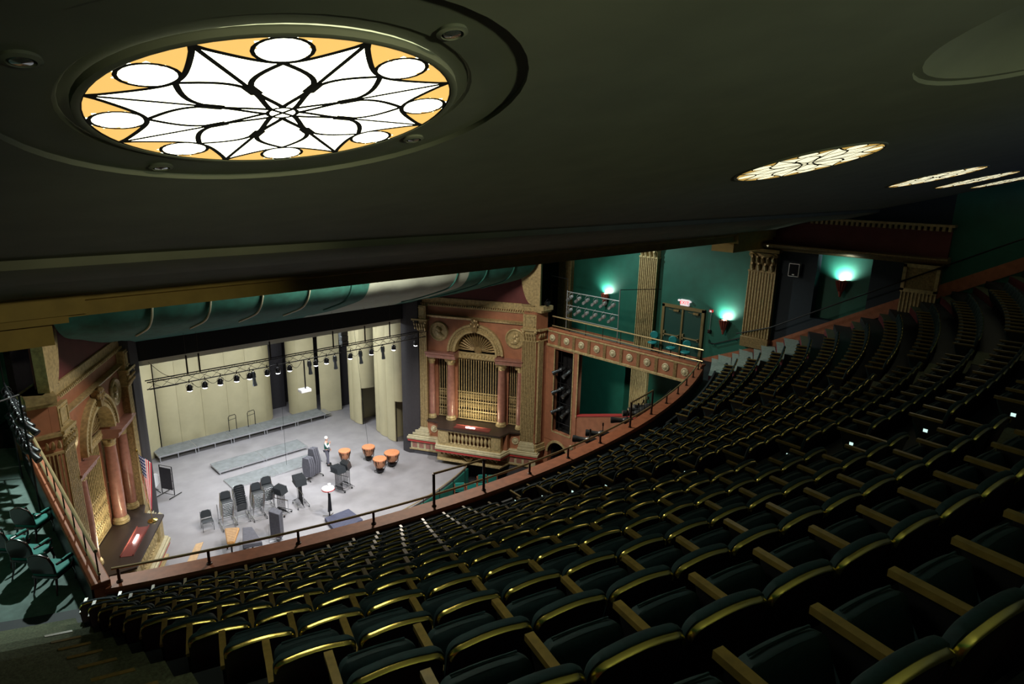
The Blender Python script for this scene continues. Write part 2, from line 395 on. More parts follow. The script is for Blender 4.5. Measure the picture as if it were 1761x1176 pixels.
# ------------------------------------------------------------------ orchestra shell towers
def shell_tower(pts, label, top=8.9, bulge=.10, door=None, seams=True):
    t = thing('shell_tower', label, 'acoustic shell', group='towers of the orchestra shell')
    # panels, each slightly bowed between its seams
    for i, ((x0, y0), (x1, y1)) in enumerate(zip(pts, pts[1:])):
        mb = MB(); L = hypot(x1-x0, y1-y0); nx, ny = (y1-y0)/L, -(x1-x0)/L
        lo = door[1] if door and door[0] == i else 0
        n = 8; arc = []
        for k in range(n+1):
            u = k/n; b = bulge*4*u*(1-u)*min(1, L); g = .006 if k in (0, n) else 0
            arc.append((x0+(x1-x0)*u+nx*(b)+(x1-x0)/L*(g if k == 0 else -g), y0+(y1-y0)*u+ny*b+(y1-y0)/L*(g if k == 0 else -g)))
        poly = arc+[(x-nx*.06, y-ny*.06) for x, y in arc[::-1]]
        mb.prism(poly, lo+.02, top); obj('panel', mb, M['shell'], t)
        mb = MB(); mb.box(-.012, .012, -.04, .04, 0, top-.05); f = obj('frame', mb, M['blackp'], t, loc=(x1-nx*.09, y1-ny*.09, 0)); 
    return t
shell_tower([(-6.6, 6.6), (-5.5, 8.4), (-4.15, 9.55)], 'narrow cream shell tower at the left side of the stage')
shell_tower([(-4.05, 9.75), (-2.93, 9.70), (-1.49, 9.92), (.01, 9.85), (1.3, 9.85), (2.46, 9.97), (3.32, 11.0)], 'wide wavy cream shell wall behind the left end of the riser', bulge=.12)
shell_tower([(4.38, 10.75), (4.69, 9.78), (5.88, 9.55)], 'cream shell tower right of the dark gap')
shell_tower([(6.10, 9.42), (7.48, 8.95)], 'narrow cream shell tower just left of the teal gap')
shell_tower([(7.15, 7.25), (7.00, 6.45), (7.08, 5.55), (8.1, 5.30)], 'cream shell tower with a doorway, centre right', door=(2, 2.55))
shell_tower([(7.55, 4.5), (7.22, 3.6), (7.18, 2.6), (7.16, 1.65), (7.6, 1.15)], 'cream shell tower beside the right proscenium leg', door=(3, 2.7))
mb = MB(); mb.box(7.5, 9.4, 6.5, 6.56, 0, 3.4); mb.box(7.45, 9.0, 2.2, 2.26, 0, 3.4); struct('wall_shell_return', mb, M['shell'])
mb = MB(); mb.box(3.0, 4.8, 12.2, 12.3, 0, 9); mb.box(7.4, 9.5, 9.6, 9.7, 0, 9); mb.box(7.9, 9.5, 3, 3.1, 0, 8)
struct('wall_masking', mb, M['legm'])
# speaker / equipment glimpsed in the gap
t = thing('folded_chair_trolley', 'teal chairs stacked in the dark gap between two shell towers', 'trolley', (8.4, 8.2, 0))
mb = MB()
for k in range(5): mb.cbox((0, 0, .45+.24*k), (.7, .6, .1), rot=rotz(.3))
obj('seat_stack', mb, M['tealf'], t, bevel=.02)
mb = MB()
for x in (-.4, .4):
    for y in (-.3, .3): mb.tube([(x, y, .02), (x, y, 1.7)], .02, 6)
obj('frame', mb, M['blackp'], t)

# ------------------------------------------------------------------ green canopy over the proscenium
CP = [(0.05, 9.22), (-.6, 9.36), (-1.2, 9.58), (-2.3, 9.90), (-3.6, 10.26), (-5.2, 10.78), (-6.1, 11.10), (-6.55, 11.35), (-6.9, 11.75), (-7.1, 12.4), (-7.2, 13.6)]
def xe(y): return 7.02+.552*(-.73-y)+.02
def sub(P, m=4):
    out = []
    for i in range(len(P)-1):
        for k in range(m):
            u = k/m; p0 = P[max(i-1, 0)]; p1 = P[i]; p2 = P[i+1]; p3 = P[min(i+2, len(P)-1)]
            out.append(tuple(.5*((2*p1[j])+(-p0[j]+p2[j])*u+(2*p0[j]-5*p1[j]+4*p2[j]-p3[j])*u*u+(-p0[j]+3*p1[j]-3*p2[j]+p3[j])*u**3) for j in (0, 1)))
    return out+[P[-1]]
CS = sub(CP)
def canopy_part(x0, x1, m, name, parent, nx=20):
    mb = MB(); vs = []; n = len(CS)
    for (y, z) in CS:
        e = xe(y)
        for k in range(nx+1):
            x = x0+(x1-x0)*k/nx
            x = max(-e, min(e, x)); 
            # cloth sags a little between the ribs
            w = .05*abs(sin(pi*(x+.37)/1.85)) if y < -1.5 else 0
            vs.append((x, y-w*.3, z-w))
    for (y, z) in ((CS[-1][0]+.3, CS[-1][1]), (.3, 9.3)):
        for k in range(nx+1): vs.append((max(-xe(y), min(xe(y), x0+(x1-x0)*k/nx)), y, z+.05))
    N = nx+1; fs = [(i*N+k, i*N+k+1, (i+1)*N+k+1, (i+1)*N+k) for i in range(n+1) for k in range(nx)]
    mb.add(vs, fs); return obj(name, mb, m, parent, smooth=60)
t = thing('canopy', 'large green ribbed canopy curving over the top of the stage opening', 'canopy', (0, 0, 0))
canopy_part(-11.2, .45, M['canvas'], 'canopy_skin', t, 60); canopy_part(.45, 5.9, M['canvasw'], 'pale_panel', t, 24)['label'] = 'pale grey panel let into the canopy'
canopy_part(5.9, 11.2, M['canvas'], 'canopy_skin', t, 24)
for k in range(-4, 6):
    x = -.37+1.85*k
    pts = [(x, y-.03, z-.035) for y, z in CS if xe(y) > abs(x)+.05 and (y < -4.4 if k < 3 else y < -2)]
    if len(pts) > 2 and k not in (1, 2):
        mb = MB(); mb.tube(pts, .035, 6); obj('rib', mb, M['piping'] if k < 0 else M['canvas'], t)
# ================================================================== ORGAN SCREEN (house right), mirrored for house left
E1v = Vector((7.05, -.73)); DV = Vector((.4832, -.8755)); NV = Vector((-.8755, -.4832))
def CT(p):
    s, t, z = p; q = E1v+DV*s+NV*t; return Vector((q.x, q.y, z))
def cmb(): b = MB(); b.T = CT; return b
def build_case():
    t = thing('organ_screen', 'ornate terracotta and gold organ screen right of the stage', 'organ screen', (9, -3.9, 0))
    OFF = Vector((9, -3.9, 0))
    def part(name, mb, m, parent=None, **k):
        mb.v = [tuple(Vector(p)-OFF) for p in mb.v]; return obj(name, mb, m, parent or t, **k)
    # wall body with openings
    b = cmb(); W0, W1 = -1.4, -.55
    def wb(s0, s1, z0, z1, t1=-.55): b.box(s0, s1, W0, t1, z0, z1)
    wb(-.3, .62, -1.05, 9.3); wb(6.45, 7.35, -1.05, 9.3, -.4); wb(.62, 6.45, -1.05, 2.2); wb(.62, 6.45, 8.0, 9.3)
    wb(.62, 1.02, 2.2, 6.1, -1.1); wb(6.1, 6.45, 2.2, 6.1, -1.1); wb(1.9, 2.26, 2.2, 6.1, -1.1); wb(4.92, 5.42, 2.2, 6.1, -1.1); wb(.62, 2.35, 6.1, 8.0); wb(4.85, 6.45, 6.1, 8.0); 
    n = 16; poly = [(2.35, 6.3), (2.35, 8.0), (4.85, 8.0), (4.85, 6.3)]
    for k in range(n):   # spandrel around the round arch
        a0, a1 = pi*k/n, pi*(k+1)/n; c = 3.6; r = 1.24
        vs = []
        for tt in (W0, W1):
            vs += [(c+r*cos(a0), tt, 6.62+r*sin(a0)), (c+r*cos(a1), tt, 6.62+r*sin(a1)), (c+r*cos(a1), tt, 8.0), (c+r*cos(a0), tt, 8.0)]
        b.add(vs, [(0, 1, 2, 3), (4, 5, 6, 7), (0, 1, 5, 4)])
    part('wall_panel', b, M['terra'])
    b = cmb(); b.box(.9, 6.2, -2.5, -2.4, 2.2, 8.2); b.box(.9, 6.2, -2.5, -1.4, 8.1, 8.2); b.box(.85, .95, -2.5, -1.4, 2.2, 8.2); b.box(6.15, 6.25, -2.5, -1.4, 2.2, 8.2)
    part('pipe_chamber', b, M['black'])
    # tympanum fan with ribs, arch band, keystone
    b = cmb(); c = 3.6; n = 24
    b.add([(c+1.24*cos(pi*k/n), -.92, 6.6+1.24*sin(pi*k/n)) for k in range(n+1)]+[(c, -.92, 6.6)], [(k, k+1, n+1) for k in range(n)])
    for k in range(19):
        a = pi*(k+.5)/19
        b.tube([(c+.25*cos(a), -.89, 6.62+.25*sin(a)), (c+.75*cos(a), -.82, 6.62+.75*sin(a)), (c+1.16*cos(a), -.86, 6.62+1.16*sin(a))], [.02, .04, .055], 6)
        b.cbox((c+1.12*cos(a), -.84, 6.62+1.12*sin(a)), (.09, .08, .09), mi=0)
    b.lathe([(0, .1), (.2, .08), (.26, 0)], (c, -.92, 6.68), 12, (0, 1, 0))
    part('fan_ornament', b, M['golddk'])
    b = cmb()
    def band(r0, r1, t0, t1, mi=0, m=28, cc=c):
        vs = []
        for k in range(m+1):
            a = pi*k/m
            for r, tt in ((r0, t0), (r1, t0), (r1, t1), (r0, t1)): vs.append((cc+r*cos(a), tt, 6.6+r*sin(a)))
        b.add(vs, [(4*k+j, 4*k+(j+1) % 4, 4*(k+1)+(j+1) % 4, 4*(k+1)+j) for k in range(m) for j in range(4)], mi)
    band(1.22, 1.34, -.95, -.34); band(1.34, 1.58, -.56, -.42); band(1.58, 1.70, -.56, -.33)
    for k in range(34):
        a = pi*(k+.5)/34; b.cbox((c+1.46*cos(a), -.39, 6.6+1.46*sin(a)), (.07, .05, .07))
    part('arch_band', b, M['gold'])
    b = cmb(); b.prism([(-.14, -.3), (.14, -.3), (.2, .35), (-.2, .35)], -.5, -.22, f=lambda x, y, z: (c+x, z, 8.2+y))
    for dx, dz, r in ((-.2, .1, .11), (.2, .1, .11), (0, .3, .15), (0, 0, .13), (-.12, .28, .09), (.12, .28, .09)): b.lathe([(0, -r), (r*.7, -r*.7), (r, 0), (r*.7, r*.7), (0, r)], (c+dx, -.26, 8.22+dz), 8)
    part('keystone', b, M['golddk'])
    # roundels with relief busts
    for sc, zc_, fl in ((1.34, 7.68, 1), (5.93, 7.66, -1)):
        b = cmb(); b.lathe([(.56, 0), (.58, .06), (.52, .10), (.47, .05), (.44, .02), (.0, .02)], (sc, -.56, zc_), 28, (0, 1, 0))
        pr = part('roundel', b, M['gold'])
        b = cmb()
        for dx, dz, rx, rz_, h in ((.02*fl, .10, .13, .17, .12), (.09*fl, .06, .07, .06, .12), (-.10*fl, .16, .14, .14, .08), (0, -.18, .2, .16, .10), (-.1*fl, -.05, .12, .16, .08), (.16*fl, -.25, .16, .10, .07), (-.2*fl, .0, .07, .2, .05)):
            m = 12; vs = []
            for i in range(4):
                q = i/3*pi/2
                for k in range(m): a = 2*pi*k/m; vs.append((sc+dx+rx*cos(q)*cos(a), -.54+h*sin(q), zc_+dz+rz_*cos(q)*sin(a)))
            b.add(vs, [(i*m+k, i*m+(k+1) % m, (i+1)*m+(k+1) % m, (i+1)*m+k) for i in range(3) for k in range(m)])
        o = part('relief_bust', b, M['gold'], pr)
    # cornice with dentils, architrave moulding, entablature over the columns
    cor = [(-.35, 0), (.0, 0), (.04, .09), (.16, .12), (.2, .25), (.28, .28), (.30, .37), (-.35, .37)]
    path = [((-.45, -.35), (0, 1)), ((6.35, -.35), (0, 1)), ((6.35, -.2), (-.7, .7)), ((7.45, -.2), (.45, .9))]
    b = cmb(); b.prism([(u-.35, 9.31+v) for u, v in cor], -.45, 7.4, f=lambda x, y, z: (z, x-.47, y)); b.box(-.3, 7.3, -1.2, -.5, 9.31, 9.66)
    b.prism([(u-.35, 9.31+v) for u, v in cor], 6.3, 7.55, f=lambda x, y, z: (z, x-.36, y))
    b.prism([(u-.35, 9.31+v) for u, v in cor], -.45, .7, f=lambda x, y, z: (z, x-.38, y))
    part('cornice', b, M['gold'])
    b = cmb()
    for k in range(58): b.box(-.3+k*.132, -.3+k*.132+.07, -.6, -.4, 9.22, 9.31)
    b.box(-.3, 7.3, -.56, -.47, 9.14, 9.22); part('dentil_band', b, M['gold'])
    b = cmb(); b.prism([(-.35, 8.48), (-.22, 8.5), (-.18, 8.6), (-.12, 8.64), (-.35, 8.68)], .6, 6.45, f=lambda x, y, z: (z, x-.2, y)); part('moulding', b, M['gold'])
    ent = [(-.95, 6.12), (.0, 6.12), (.05, 6.22), (.05, 6.33), (.16, 6.40), (.18, 6.48), (-.95, 6.5)]
    b = cmb()
    b.prism(ent, .58, 2.42, f=lambda x, y, z: (z, x-.30, y)); b.prism(ent, 4.85, 6.5, f=lambda x, y, z: (z, x-.30, y))
    b.prism(ent, 2.42, 4.95, f=lambda x, y, z: (z, max(x, -.3)-1.05, y-.06)); part('entablature', b, M['rose'])
    b = cmb(); b.box(2.36, 4.88, -.92, -.84, 6.14, 6.50); 
    for k in range(12):
        s0 = 2.53+k*.21; b.lathe([(0, .06), (.06, .04), (.085, 0)], (s0-.02, -.84, 6.32), 8, (0, 1, 0)); b.tube([(s0, -.83, 6.25), (s0+.1, -.81, 6.42), (s0+.2, -.83, 6.27)], .016, 5)
    part('scroll_frieze', b, M['gold'])
    # pilasters
    def pilaster(s0, s1, t0, t1, zb, zt, flutes):
        w = s1-s0; b = cmb(); b.box(s0, s1, t0, t1-.02, zb, zt)
        pt = part('pilaster', b, M['golddk'])
        b = cmb()
        for k in range(flutes+1):
            q = s0+w*k/flutes; b.box(q-.022, q+.022, t1-.02, t1+.015, zb+.05, zt-.05)
        part('fluting', b, M['gold'], pt)
        b = cmb(); 
        for z0, z1, e in ((zb-.50, zb-.36, .14), (zb-.36, zb-.18, .10), (zb-.18, zb-.08, .07), (zb-.08, zb, .03)): b.box(s0-e, s1+e, t0, t1+e, z0, z1)
        part('base', b, M['cream'], pt, bevel=.015)
        b = cmb(); b.box(s0, s1, t0, t1, zt, zt+.6); b.box(s0-.1, s1+.1, t0, t1+.12, zt+.6, zt+.7); b.box(s0-.04, s1+.04, t0, t1+.04, zt-.03, zt+.03)
        m = 5
        for rr, zz in ((0, .14), (1, .34)):
            for k in range(m): 
                q = s0+w*(k+.5*(1-rr)+.25)/m if not rr else s0+w*(k+.5)/m
                b.tube([(q, t1, zt+zz-.12), (q, t1+.06, zt+zz), (q, t1+.12, zt+zz+.1), (q, t1+.10, zt+zz+.05)], [.06, .055, .035, .01], 6)
        for q in (s0+.03, s1-.03): b.lathe([(0, -.06), (.09, -.05), (.1, 0), (.05, .05), (0, .06)], (q, t1+.05, zt+.53), 10, (0, 1, 0))
        part('capital', b, M['gold'], pt)
        b = cmb(); b.box(s0, s1, t0, t1, zt+.7, zt+1.48)
        for (a, d, e, f_) in ((s0+.08, s0+.13, zt+.8, zt+1.38), (s1-.13, s1-.08, zt+.8, zt+1.38), (s0+.08, s1-.08, zt+.8, zt+.85), (s0+.08, s1-.08, zt+1.33, zt+1.38)): b.box(a, d, t1, t1+.03, e, f_)
        part('frieze_block', b, M['gold'], pt)
        return pt
    pilaster(-.15, .62, -.6, -.27, 1.72, 7.68, 8)
    pilaster(6.45, 7.2, -.6, -.22, 1.72, 7.68, 8)
    # return of the end pier, towards the box
    P3 = CT((7.22, -.24, 0)); 
    b = MB(); q = CT((7.2, -.6, 0)); b.prism([(P3.x, P3.y), (11.5, P3.y-.12), (11.5, -6.4), (q.x-.1, q.y+.4)], -1.05, 9.3); part('end_pier', b, M['terra'])
    b = MB(); y = P3.y-.12
    for z0, z1, x0, x1, e in ((1.72, 7.68, P3.x+.10, P3.x+.42, .03), ): 
        for k in range(4): b.box(x0+k*.1-.02, x0+k*.1+.02, y-.05, y+.06, z0, z1)
    part('side_fluting', b, M['gold'])
    b = MB()
    for z0, z1, e in ((1.2, 1.38, .14), (1.38, 1.6, .08), (7.68, 7.74, .04), (8.28, 8.38, .12), (9.31, 9.45, .2), (9.45, 9.68, .34)): b.box(P3.x, 11.5+.02, y-e, y+.3, z0, z1)
    for k in range(3): b.tube([(P3.x+.1+.16*k, y, 7.9), (P3.x+.1+.16*k, y-.09, 8.05), (P3.x+.1+.16*k, y-.12, 8.15)], [.07, .05, .02], 6)
    part('side_mouldings', b, M['gold'])
    # columns
    for s0, tt, r in ((.78, -.68, .19), (1.96, -.78, .235), (5.10, -.78, .235), (6.24, -.68, .18)):
        b = cmb(); b.lathe([(r, 2.55), (r*1.02, 3.4), (r*.97, 4.6), (r*.85, 5.72)], (s0, tt, 0), 20); pc = part('column', b, M['rose'])
        b = cmb(); b.lathe([(0, 2.27), (r*1.35, 2.27), (r*1.35, 2.35), (r*1.2, 2.36), (r*1.28, 2.42), (r*1.15, 2.47), (r*1.05, 2.55)], (s0, tt, 0), 20); part('base', b, M['gold'], pc)
        b = cmb(); b.lathe([(r*.85, 5.68), (r*.95, 5.72), (r*.9, 5.78), (r*1.1, 5.95), (r*1.35, 6.0), (0, 6.02)], (s0, tt, 0), 20)
        for sg in (-1, 1): b.lathe([(0, -.05), (.08, -.05), (.08, .05), (0, .05)], (s0+sg*r*1.05, tt+.1, 5.92), 10, (0, 1, 0))
        b.box(s0-r*1.35, s0+r*1.35, tt-r*1.3, tt+r*1.3, 6.02, 6.12); part('capital', b, M['gold'], pc)
    # pipe grilles
    for s0, s1, n, tt in ((2.3, 4.88, 17, -1.06), (1.04, 1.9, 6, -1.12), (5.46, 6.08, 5, -1.12)):
        b = cmb(); w = s1-s0
        for k in range(n):
            q = s0+w*(k+.5)/n
            b.tube([(q, tt, 2.3), (q, tt, 6.1)], .028, 6)
            for z0 in (2.55, 3.15, 3.75): b.lathe([(.02, -.16), (.05, -.1), (.035, 0), (.055, .1), (.02, .18)], (q, tt, z0), 8)
            b.lathe([(0, -.07), (.05, 0), (0, .07)], (q, tt, 5.95), 6)
        for z0, h in ((2.33, .08), (2.85, .05), (3.45, .05), (4.0, .05), (6.05, .05)): b.box(s0, s1, tt-.03, tt+.03, z0-h/2, z0+h/2)
        for k in range(n-1):
            q = s0+w*(k+1)/n
            for z0 in (2.6, 3.2, 3.75): b.tube([(q, tt, z0-.16), (q, tt, z0+.16)], .012, 4)
        part('pipe_grille', b, M['gold'])
    # ledge with chamfered bay
    bay = [(-.45, -.36), (-.45, .02), (1.38, .02), (1.72, .82), (5.55, .82), (5.88, .12), (7.42, .12), (7.42, -.36)]
    def grow(e):
        c_ = [(-.45-e, -.56), (-.45-e, -.14+e), (1.38-e*.4, -.14+e), (1.72-e*.7, .70+e), (5.52+e*.7, .70+e), (5.86+e*.4, -.10+e), (7.42+e, -.10+e), (7.42+e, -.56)]; return c_
    b = cmb(); b.prism(grow(.10), 1.10, 1.20); b.prism(grow(.16), .96, 1.10); part('ledge_moulding', b, M['cream'], bevel=.02)
    b = cmb(); b.prism(grow(.12), .82, .96); part('red_band', b, M['redband'])
    b = cmb(); b.prism([(-.45, -.56), (-.45, -.12), (7.42, -.08), (7.42, -.56)], .32, .82)
    part('lower_frieze', b, M['cream'])
    b = cmb()
    for k in list(range(4))+list(range(12, 17)):
        s0 = -.3+k*.44; tt = -.115+.04*(s0+.45)/7.87
        b.box(s0, s0+.30, tt, tt+.012, .42, .74)
    part('frieze_panel', b, M['rose'])
    b = cmb(); b.prism(grow(.04), .26, .34); b.prism([(1.8, -.2), (1.9, .64), (5.4, .64), (5.5, -.2)], .66, .82); part('lower_moulding', b, M['gold'])
    b = cmb(); 
    for k in range(14): b.lathe([(0, -.1), (.09, -.04), (.06, .04), (0, .08)], (1.95+k*.26, .60, .66), 7)
    b.lathe([(.02, -.5), (.1, -.36), (.16, -.16), (.3, .0), (.34, .1)], (3.6, .5, .55), 12); part('pendant_ornament', b, M['golddk'])
    b = cmb(); b.prism([(-.45, -.56), (-.45, -.16), (7.42, -.12), (7.42, -.56)], -1.05, .28); part('stone_plinth', b, M['stone'])
    # dado behind balustrade, piers, balusters, cap
    b = cmb(); b.box(-.35, 1.5, -.56, -.32, 1.2, 2.2); b.box(5.8, 7.3, -.56, -.26, 1.2, 2.2); b.box(1.5, 5.8, -.56, .2, 1.2, 2.15); part('dado', b, M['terra'])
    b = cmb(); 
    for (a, d) in ((1.72, 2.36), (4.98, 5.55)): b.box(a, d, .2, .66, 1.2, 2.16); b.box(a+.1, d-.1, .66, .68, 1.35, 2.05)
    b.box(2.36, 4.98, .38, .68, 1.2, 1.32); b.box(2.36, 4.98, .38, .68, 2.06, 2.16); part('balustrade_pier', b, M['gold'])
    for k in range(11):
        b = cmb(); b.lathe([(.05, 1.32), (.085, 1.36), (.045, 1.42), (.05, 1.5), (.10, 1.66), (.09, 1.76), (.04, 1.9), (.07, 1.98), (.085, 2.06)], (2.5+k*.235, .54, 0), 10); part('baluster', b, M['gold'])
    b = cmb(); b.lathe([(.22, 0), (.2, .05), (.12, .03), (.08, .08), (0, .09)], (6.15, -.26, 1.68), 16, (0, 1, 0)); part('rosette', b, M['cream'])
    b = cmb(); b.lathe([(.22, 0), (.2, .05), (.12, .03), (.08, .08), (0, .09)], (1.05, -.32, 1.68), 16, (0, 1, 0)); part('rosette', b, M['cream'])
    b = cmb(); b.prism([(.62, -1.4), (.62, -.25), (1.4, -.1), (1.70, .74), (5.55, .74), (5.88, -.05), (6.45, -.15), (6.45, -1.4)], 2.16, 2.25); 
    part('ledge_top', b, M['ledge'])
    b = cmb(); b.box(2.6, 4.75, -.02, .40, 2.245, 2.26); b.box(2.6, 4.75, -.04, -.01, 2.25, 2.32); b.box(2.6, 4.75, .39, .42, 2.25, 2.32); part('lamp_trough', b, M['box_red'])
    return t, part
case_r, _ = build_case()
def ledge_light(s, side):
    a = CT((s, .18, 2.36)); d = DV
    b = MB(); ang = atan2(DV.y, DV.x)
    b.cbox((0, 0, 0), (.55, .07, .05), rot=rotz(ang)); o = obj('strip_light', b, M['striplt'], loc=(side*a.x, a.y, a.z-.07))
    if side < 0: o.rotation_euler = (0, 0, -2*ang)
    tag(o, 'glowing strip light on the ledge of the %s organ screen' % ('right' if side > 0 else 'left'), 'strip light')
    l = lamp('ledge_lamp', 'AREA', (side*a.x, a.y, a.z+.02), 40, (1, .84, .52), 1.5, None, sy=.12)
    up = Vector(CT((s, -1.0, 4.2))); up.x *= side
    l.rotation_euler = (up-l.location).to_track_quat('-Z', 'Y').to_euler()
ledge_light(3.55, 1); ledge_light(3.55, -1)
mirror_tree(case_r, label='ornate terracotta and gold organ screen at the far left, seen edge on')
# red wall over the screens, with gilded end rib
for s in (1, -1):
    b = MB(); b.T = lambda p: Vector((s*CT(p).x, CT(p).y, CT(p).z))
    b.box(-.2, 6.9, -.85, -.55, 9.3, 14); struct('wall_tympanum', b, M['redwall'])
    b = MB(); b.T = lambda p: Vector((s*CT(p).x, CT(p).y, CT(p).z))
    n = 10; pts = [(6.95, 9.66), (7.35, 9.66)]+[(7.35, 13.9)]+[(6.35-.25*(k/n), 13.9-(13.9-11.2)*k/n) for k in range(4)]+[(6.2+.72*(1-cos(pi/2*k/n)), 12.2-2.5*sin(pi/2*k/n)) for k in range(n+1)]
    b.prism(pts, -.6, -.28, f=lambda x, y, z: (x, z, y)); struct('trim_1' if s > 0 else 'trim_2', b, M['gold'])
# ================================================================== SIDE BOXES
def build_box():
    t = thing('theatre_box', 'terracotta box front with a row of nine rosettes, house right', 'box front', (11.5, -11.7, 0))
    o_ = Vector((11.5, -11.7, 0))
    def part(name, mb, m, parent=None, **k):
        mb.v = [tuple(Vector(p)-o_) for p in mb.v]; return obj(name, mb, m, parent or t, **k)
    b = MB(); b.box(11.5, 11.75, -16.42, -7.1, 7.5, 8.32); part('front_panel', b, M['terra'])
    b = MB(); b.box(11.75, 11.79, -16.42, -7.1, 7.5, 8.30); part('inner_panel', b, M['blackp'])
    b = MB(); b.box(11.46, 11.8, -16.5, -7.1, 8.30, 8.40); part('coping', b, M['coping'], bevel=.02)
    b = MB(); b.box(11.42, 11.8, -16.42, -7.1, 7.40, 7.52); b.box(11.45, 11.5, -16.42, -7.1, 8.22, 8.30); part('gold_moulding', b, M['gold'], bevel=.01)
    for k in range(9):
        y = -7.46-1.025*k
        b = MB(); ax = (-1, 0, 0)
        b.lathe([(.19, 0), (.20, .03), (.17, .06), (.13, .045), (.10, .07), (.07, .10), (.03, .12), (0, .11)], (11.5, y, 7.88), 20, ax)
        for j in range(10):
            a = 2*pi*j/10; b.lathe([(0, -.0), (.045, .03), (.03, .06), (0, .07)], (11.49, y+.145*cos(a), 7.88+.145*sin(a)), 6, ax)
        part('rosette', b, M['cream'])
        if k < 8:
            b = MB(); b.box(11.455, 11.5, y-.51-.09, y-.51+.09, 7.52, 8.22); part('divider', b, M['golddk'], bevel=.01)
    # lower wall: posts, lighting slot, arch door
    b = MB()
    b.box(11.5, 11.8, -7.66, -6.6, 1.9, 7.5); b.box(11.5, 11.8, -9.36, -8.99, 1.9, 7.5); b.box(11.5, 11.8, -8.99, -7.66, 7.3, 7.5); b.box(11.5, 11.8, -8.99, -7.66, 1.9, 2.5)
    n = 14; cy, r = -8.12, .74
    for k in range(n):
        a0, a1 = pi*k/n, pi*(k+1)/n; vs = []
        for x in (11.5, 11.8): vs += [(x, cy+r*cos(a0), 1.15+r*sin(a0)), (x, cy+r*cos(a1), 1.15+r*sin(a1)), (x, cy+r*cos(a1), 1.92), (x, cy+r*cos(a0), 1.92)]
        b.add(vs, [(0, 1, 2, 3), (4, 5, 6, 7), (0, 1, 5, 4)])
    b.box(11.5, 11.8, cy-r-.0-1.0, cy-r, -1.1, 1.92); b.box(11.5, 11.8, cy+r, -6.6, -1.1, 1.92)
    part('lower_wall', b, M['terra'])
    b = MB(); vs = []
    for k in range(n+1):
        a = pi*k/n
        for rr, x in ((r-.02, 11.46), (r+.12, 11.46), (r+.12, 11.5), (r-.02, 11.5)): vs.append((x, cy+rr*cos(a), 1.15+rr*sin(a)))
    b.add(vs, [(4*k+j, 4*k+(j+1) % 4, 4*(k+1)+(j+1) % 4, 4*(k+1)+j) for k in range(n) for j in range(4)])
    for yy in (-7.66, -9.03): b.box(11.47, 11.5, yy-.03, yy+.03, 2.5, 7.42)
    b.box(11.46, 11.5, -9.4, -9.33, 3.8, 7.4); b.box(11.46, 11.5, -9.03, -7.66, 2.46, 2.52); part('gold_edging', b, M['gold'])
    b = MB(); b.lathe([(.13, 0), (.13, .03), (.08, .05), (.05, .08), (0, .08)], (11.5, -9.12, 1.95), 16, (-1, 0, 0)); part('rosette', b, M['cream'])
    b = MB(); b.prism([(11.8, -9.1), (12.5, -8.45), (12.5, -8.35), (11.8, -9.0)], -1, 7.5); b.box(11.8, 12.5, -7.5, -7.4, -1, 7.5); b.box(12.4, 12.5, -8.45, -7.4, -1, 7.5); b.box(11.8, 12.5, -8.5, -7.4, 2.35, 2.45); part('slot_lining', b, M['black'])
    # sloping terracotta wall with a red cap under the box
    pts = [(-9.36, -1.1), (-9.36, 3.84), (-12.3, 4.72), (-13.2, 4.72), (-13.2, -1.1)]
    b = MB(); b.prism(pts, 11.55, 11.75, f=lambda x, y, z: (z, x, y)); part('sloping_wall', b, M['terra'])
    b = MB(); b.prism([(-9.36, 3.84), (-12.3, 4.72), (-13.2, 4.72), (-13.2, 4.8), (-12.3, 4.8), (-9.36, 3.92)], 11.5, 11.8, f=lambda x, y, z: (z, x, y)); part('red_cap', b, M['redband'])
    return t
bx = build_box(); mirror_tree(bx, label='terracotta box front with rosettes, house left beside the armchairs')
for s, n in ((1, 'box_floor'), (-1, 'box_floor')):
    b = MB(); b.box(*sorted((s*11.76, s*XW)), -17.2, -3.0, 7.35, 7.55); struct(n, b, M['boxfl'])
# wall behind the box at its stage end
for s in (1, -1):
    b = MB(); b.box(*sorted((s*11.5, s*XW)), -3.1, -3.0, 7.4, 15.6); struct('wall_box_end', b, M['green'])
def build_box_rail():
    t = thing('box_railing', 'brass double rail on the right box front', 'railing', (11.62, -11.7, 8.4))
    b = MB(); b.tube([(0, 4.4, .66), (0, -4.72, .66)], .038, 8); obj('top_rail', b, M['railm'], t)
    b = MB(); b.tube([(0, 4.4, .14), (0, -4.72, .14)], .028, 8); obj('lower_rail', b, M['railm'], t)
    for k in range(9):
        y = 4.3-k*1.12; b = MB(); b.tube([(0, y, -.02), (0, y, .66)], .016, 6); obj('post', b, M['post'], t)
    return t
br = build_box_rail(); mirror_tree(br, label='brass double rail on the left box front by the armchairs')

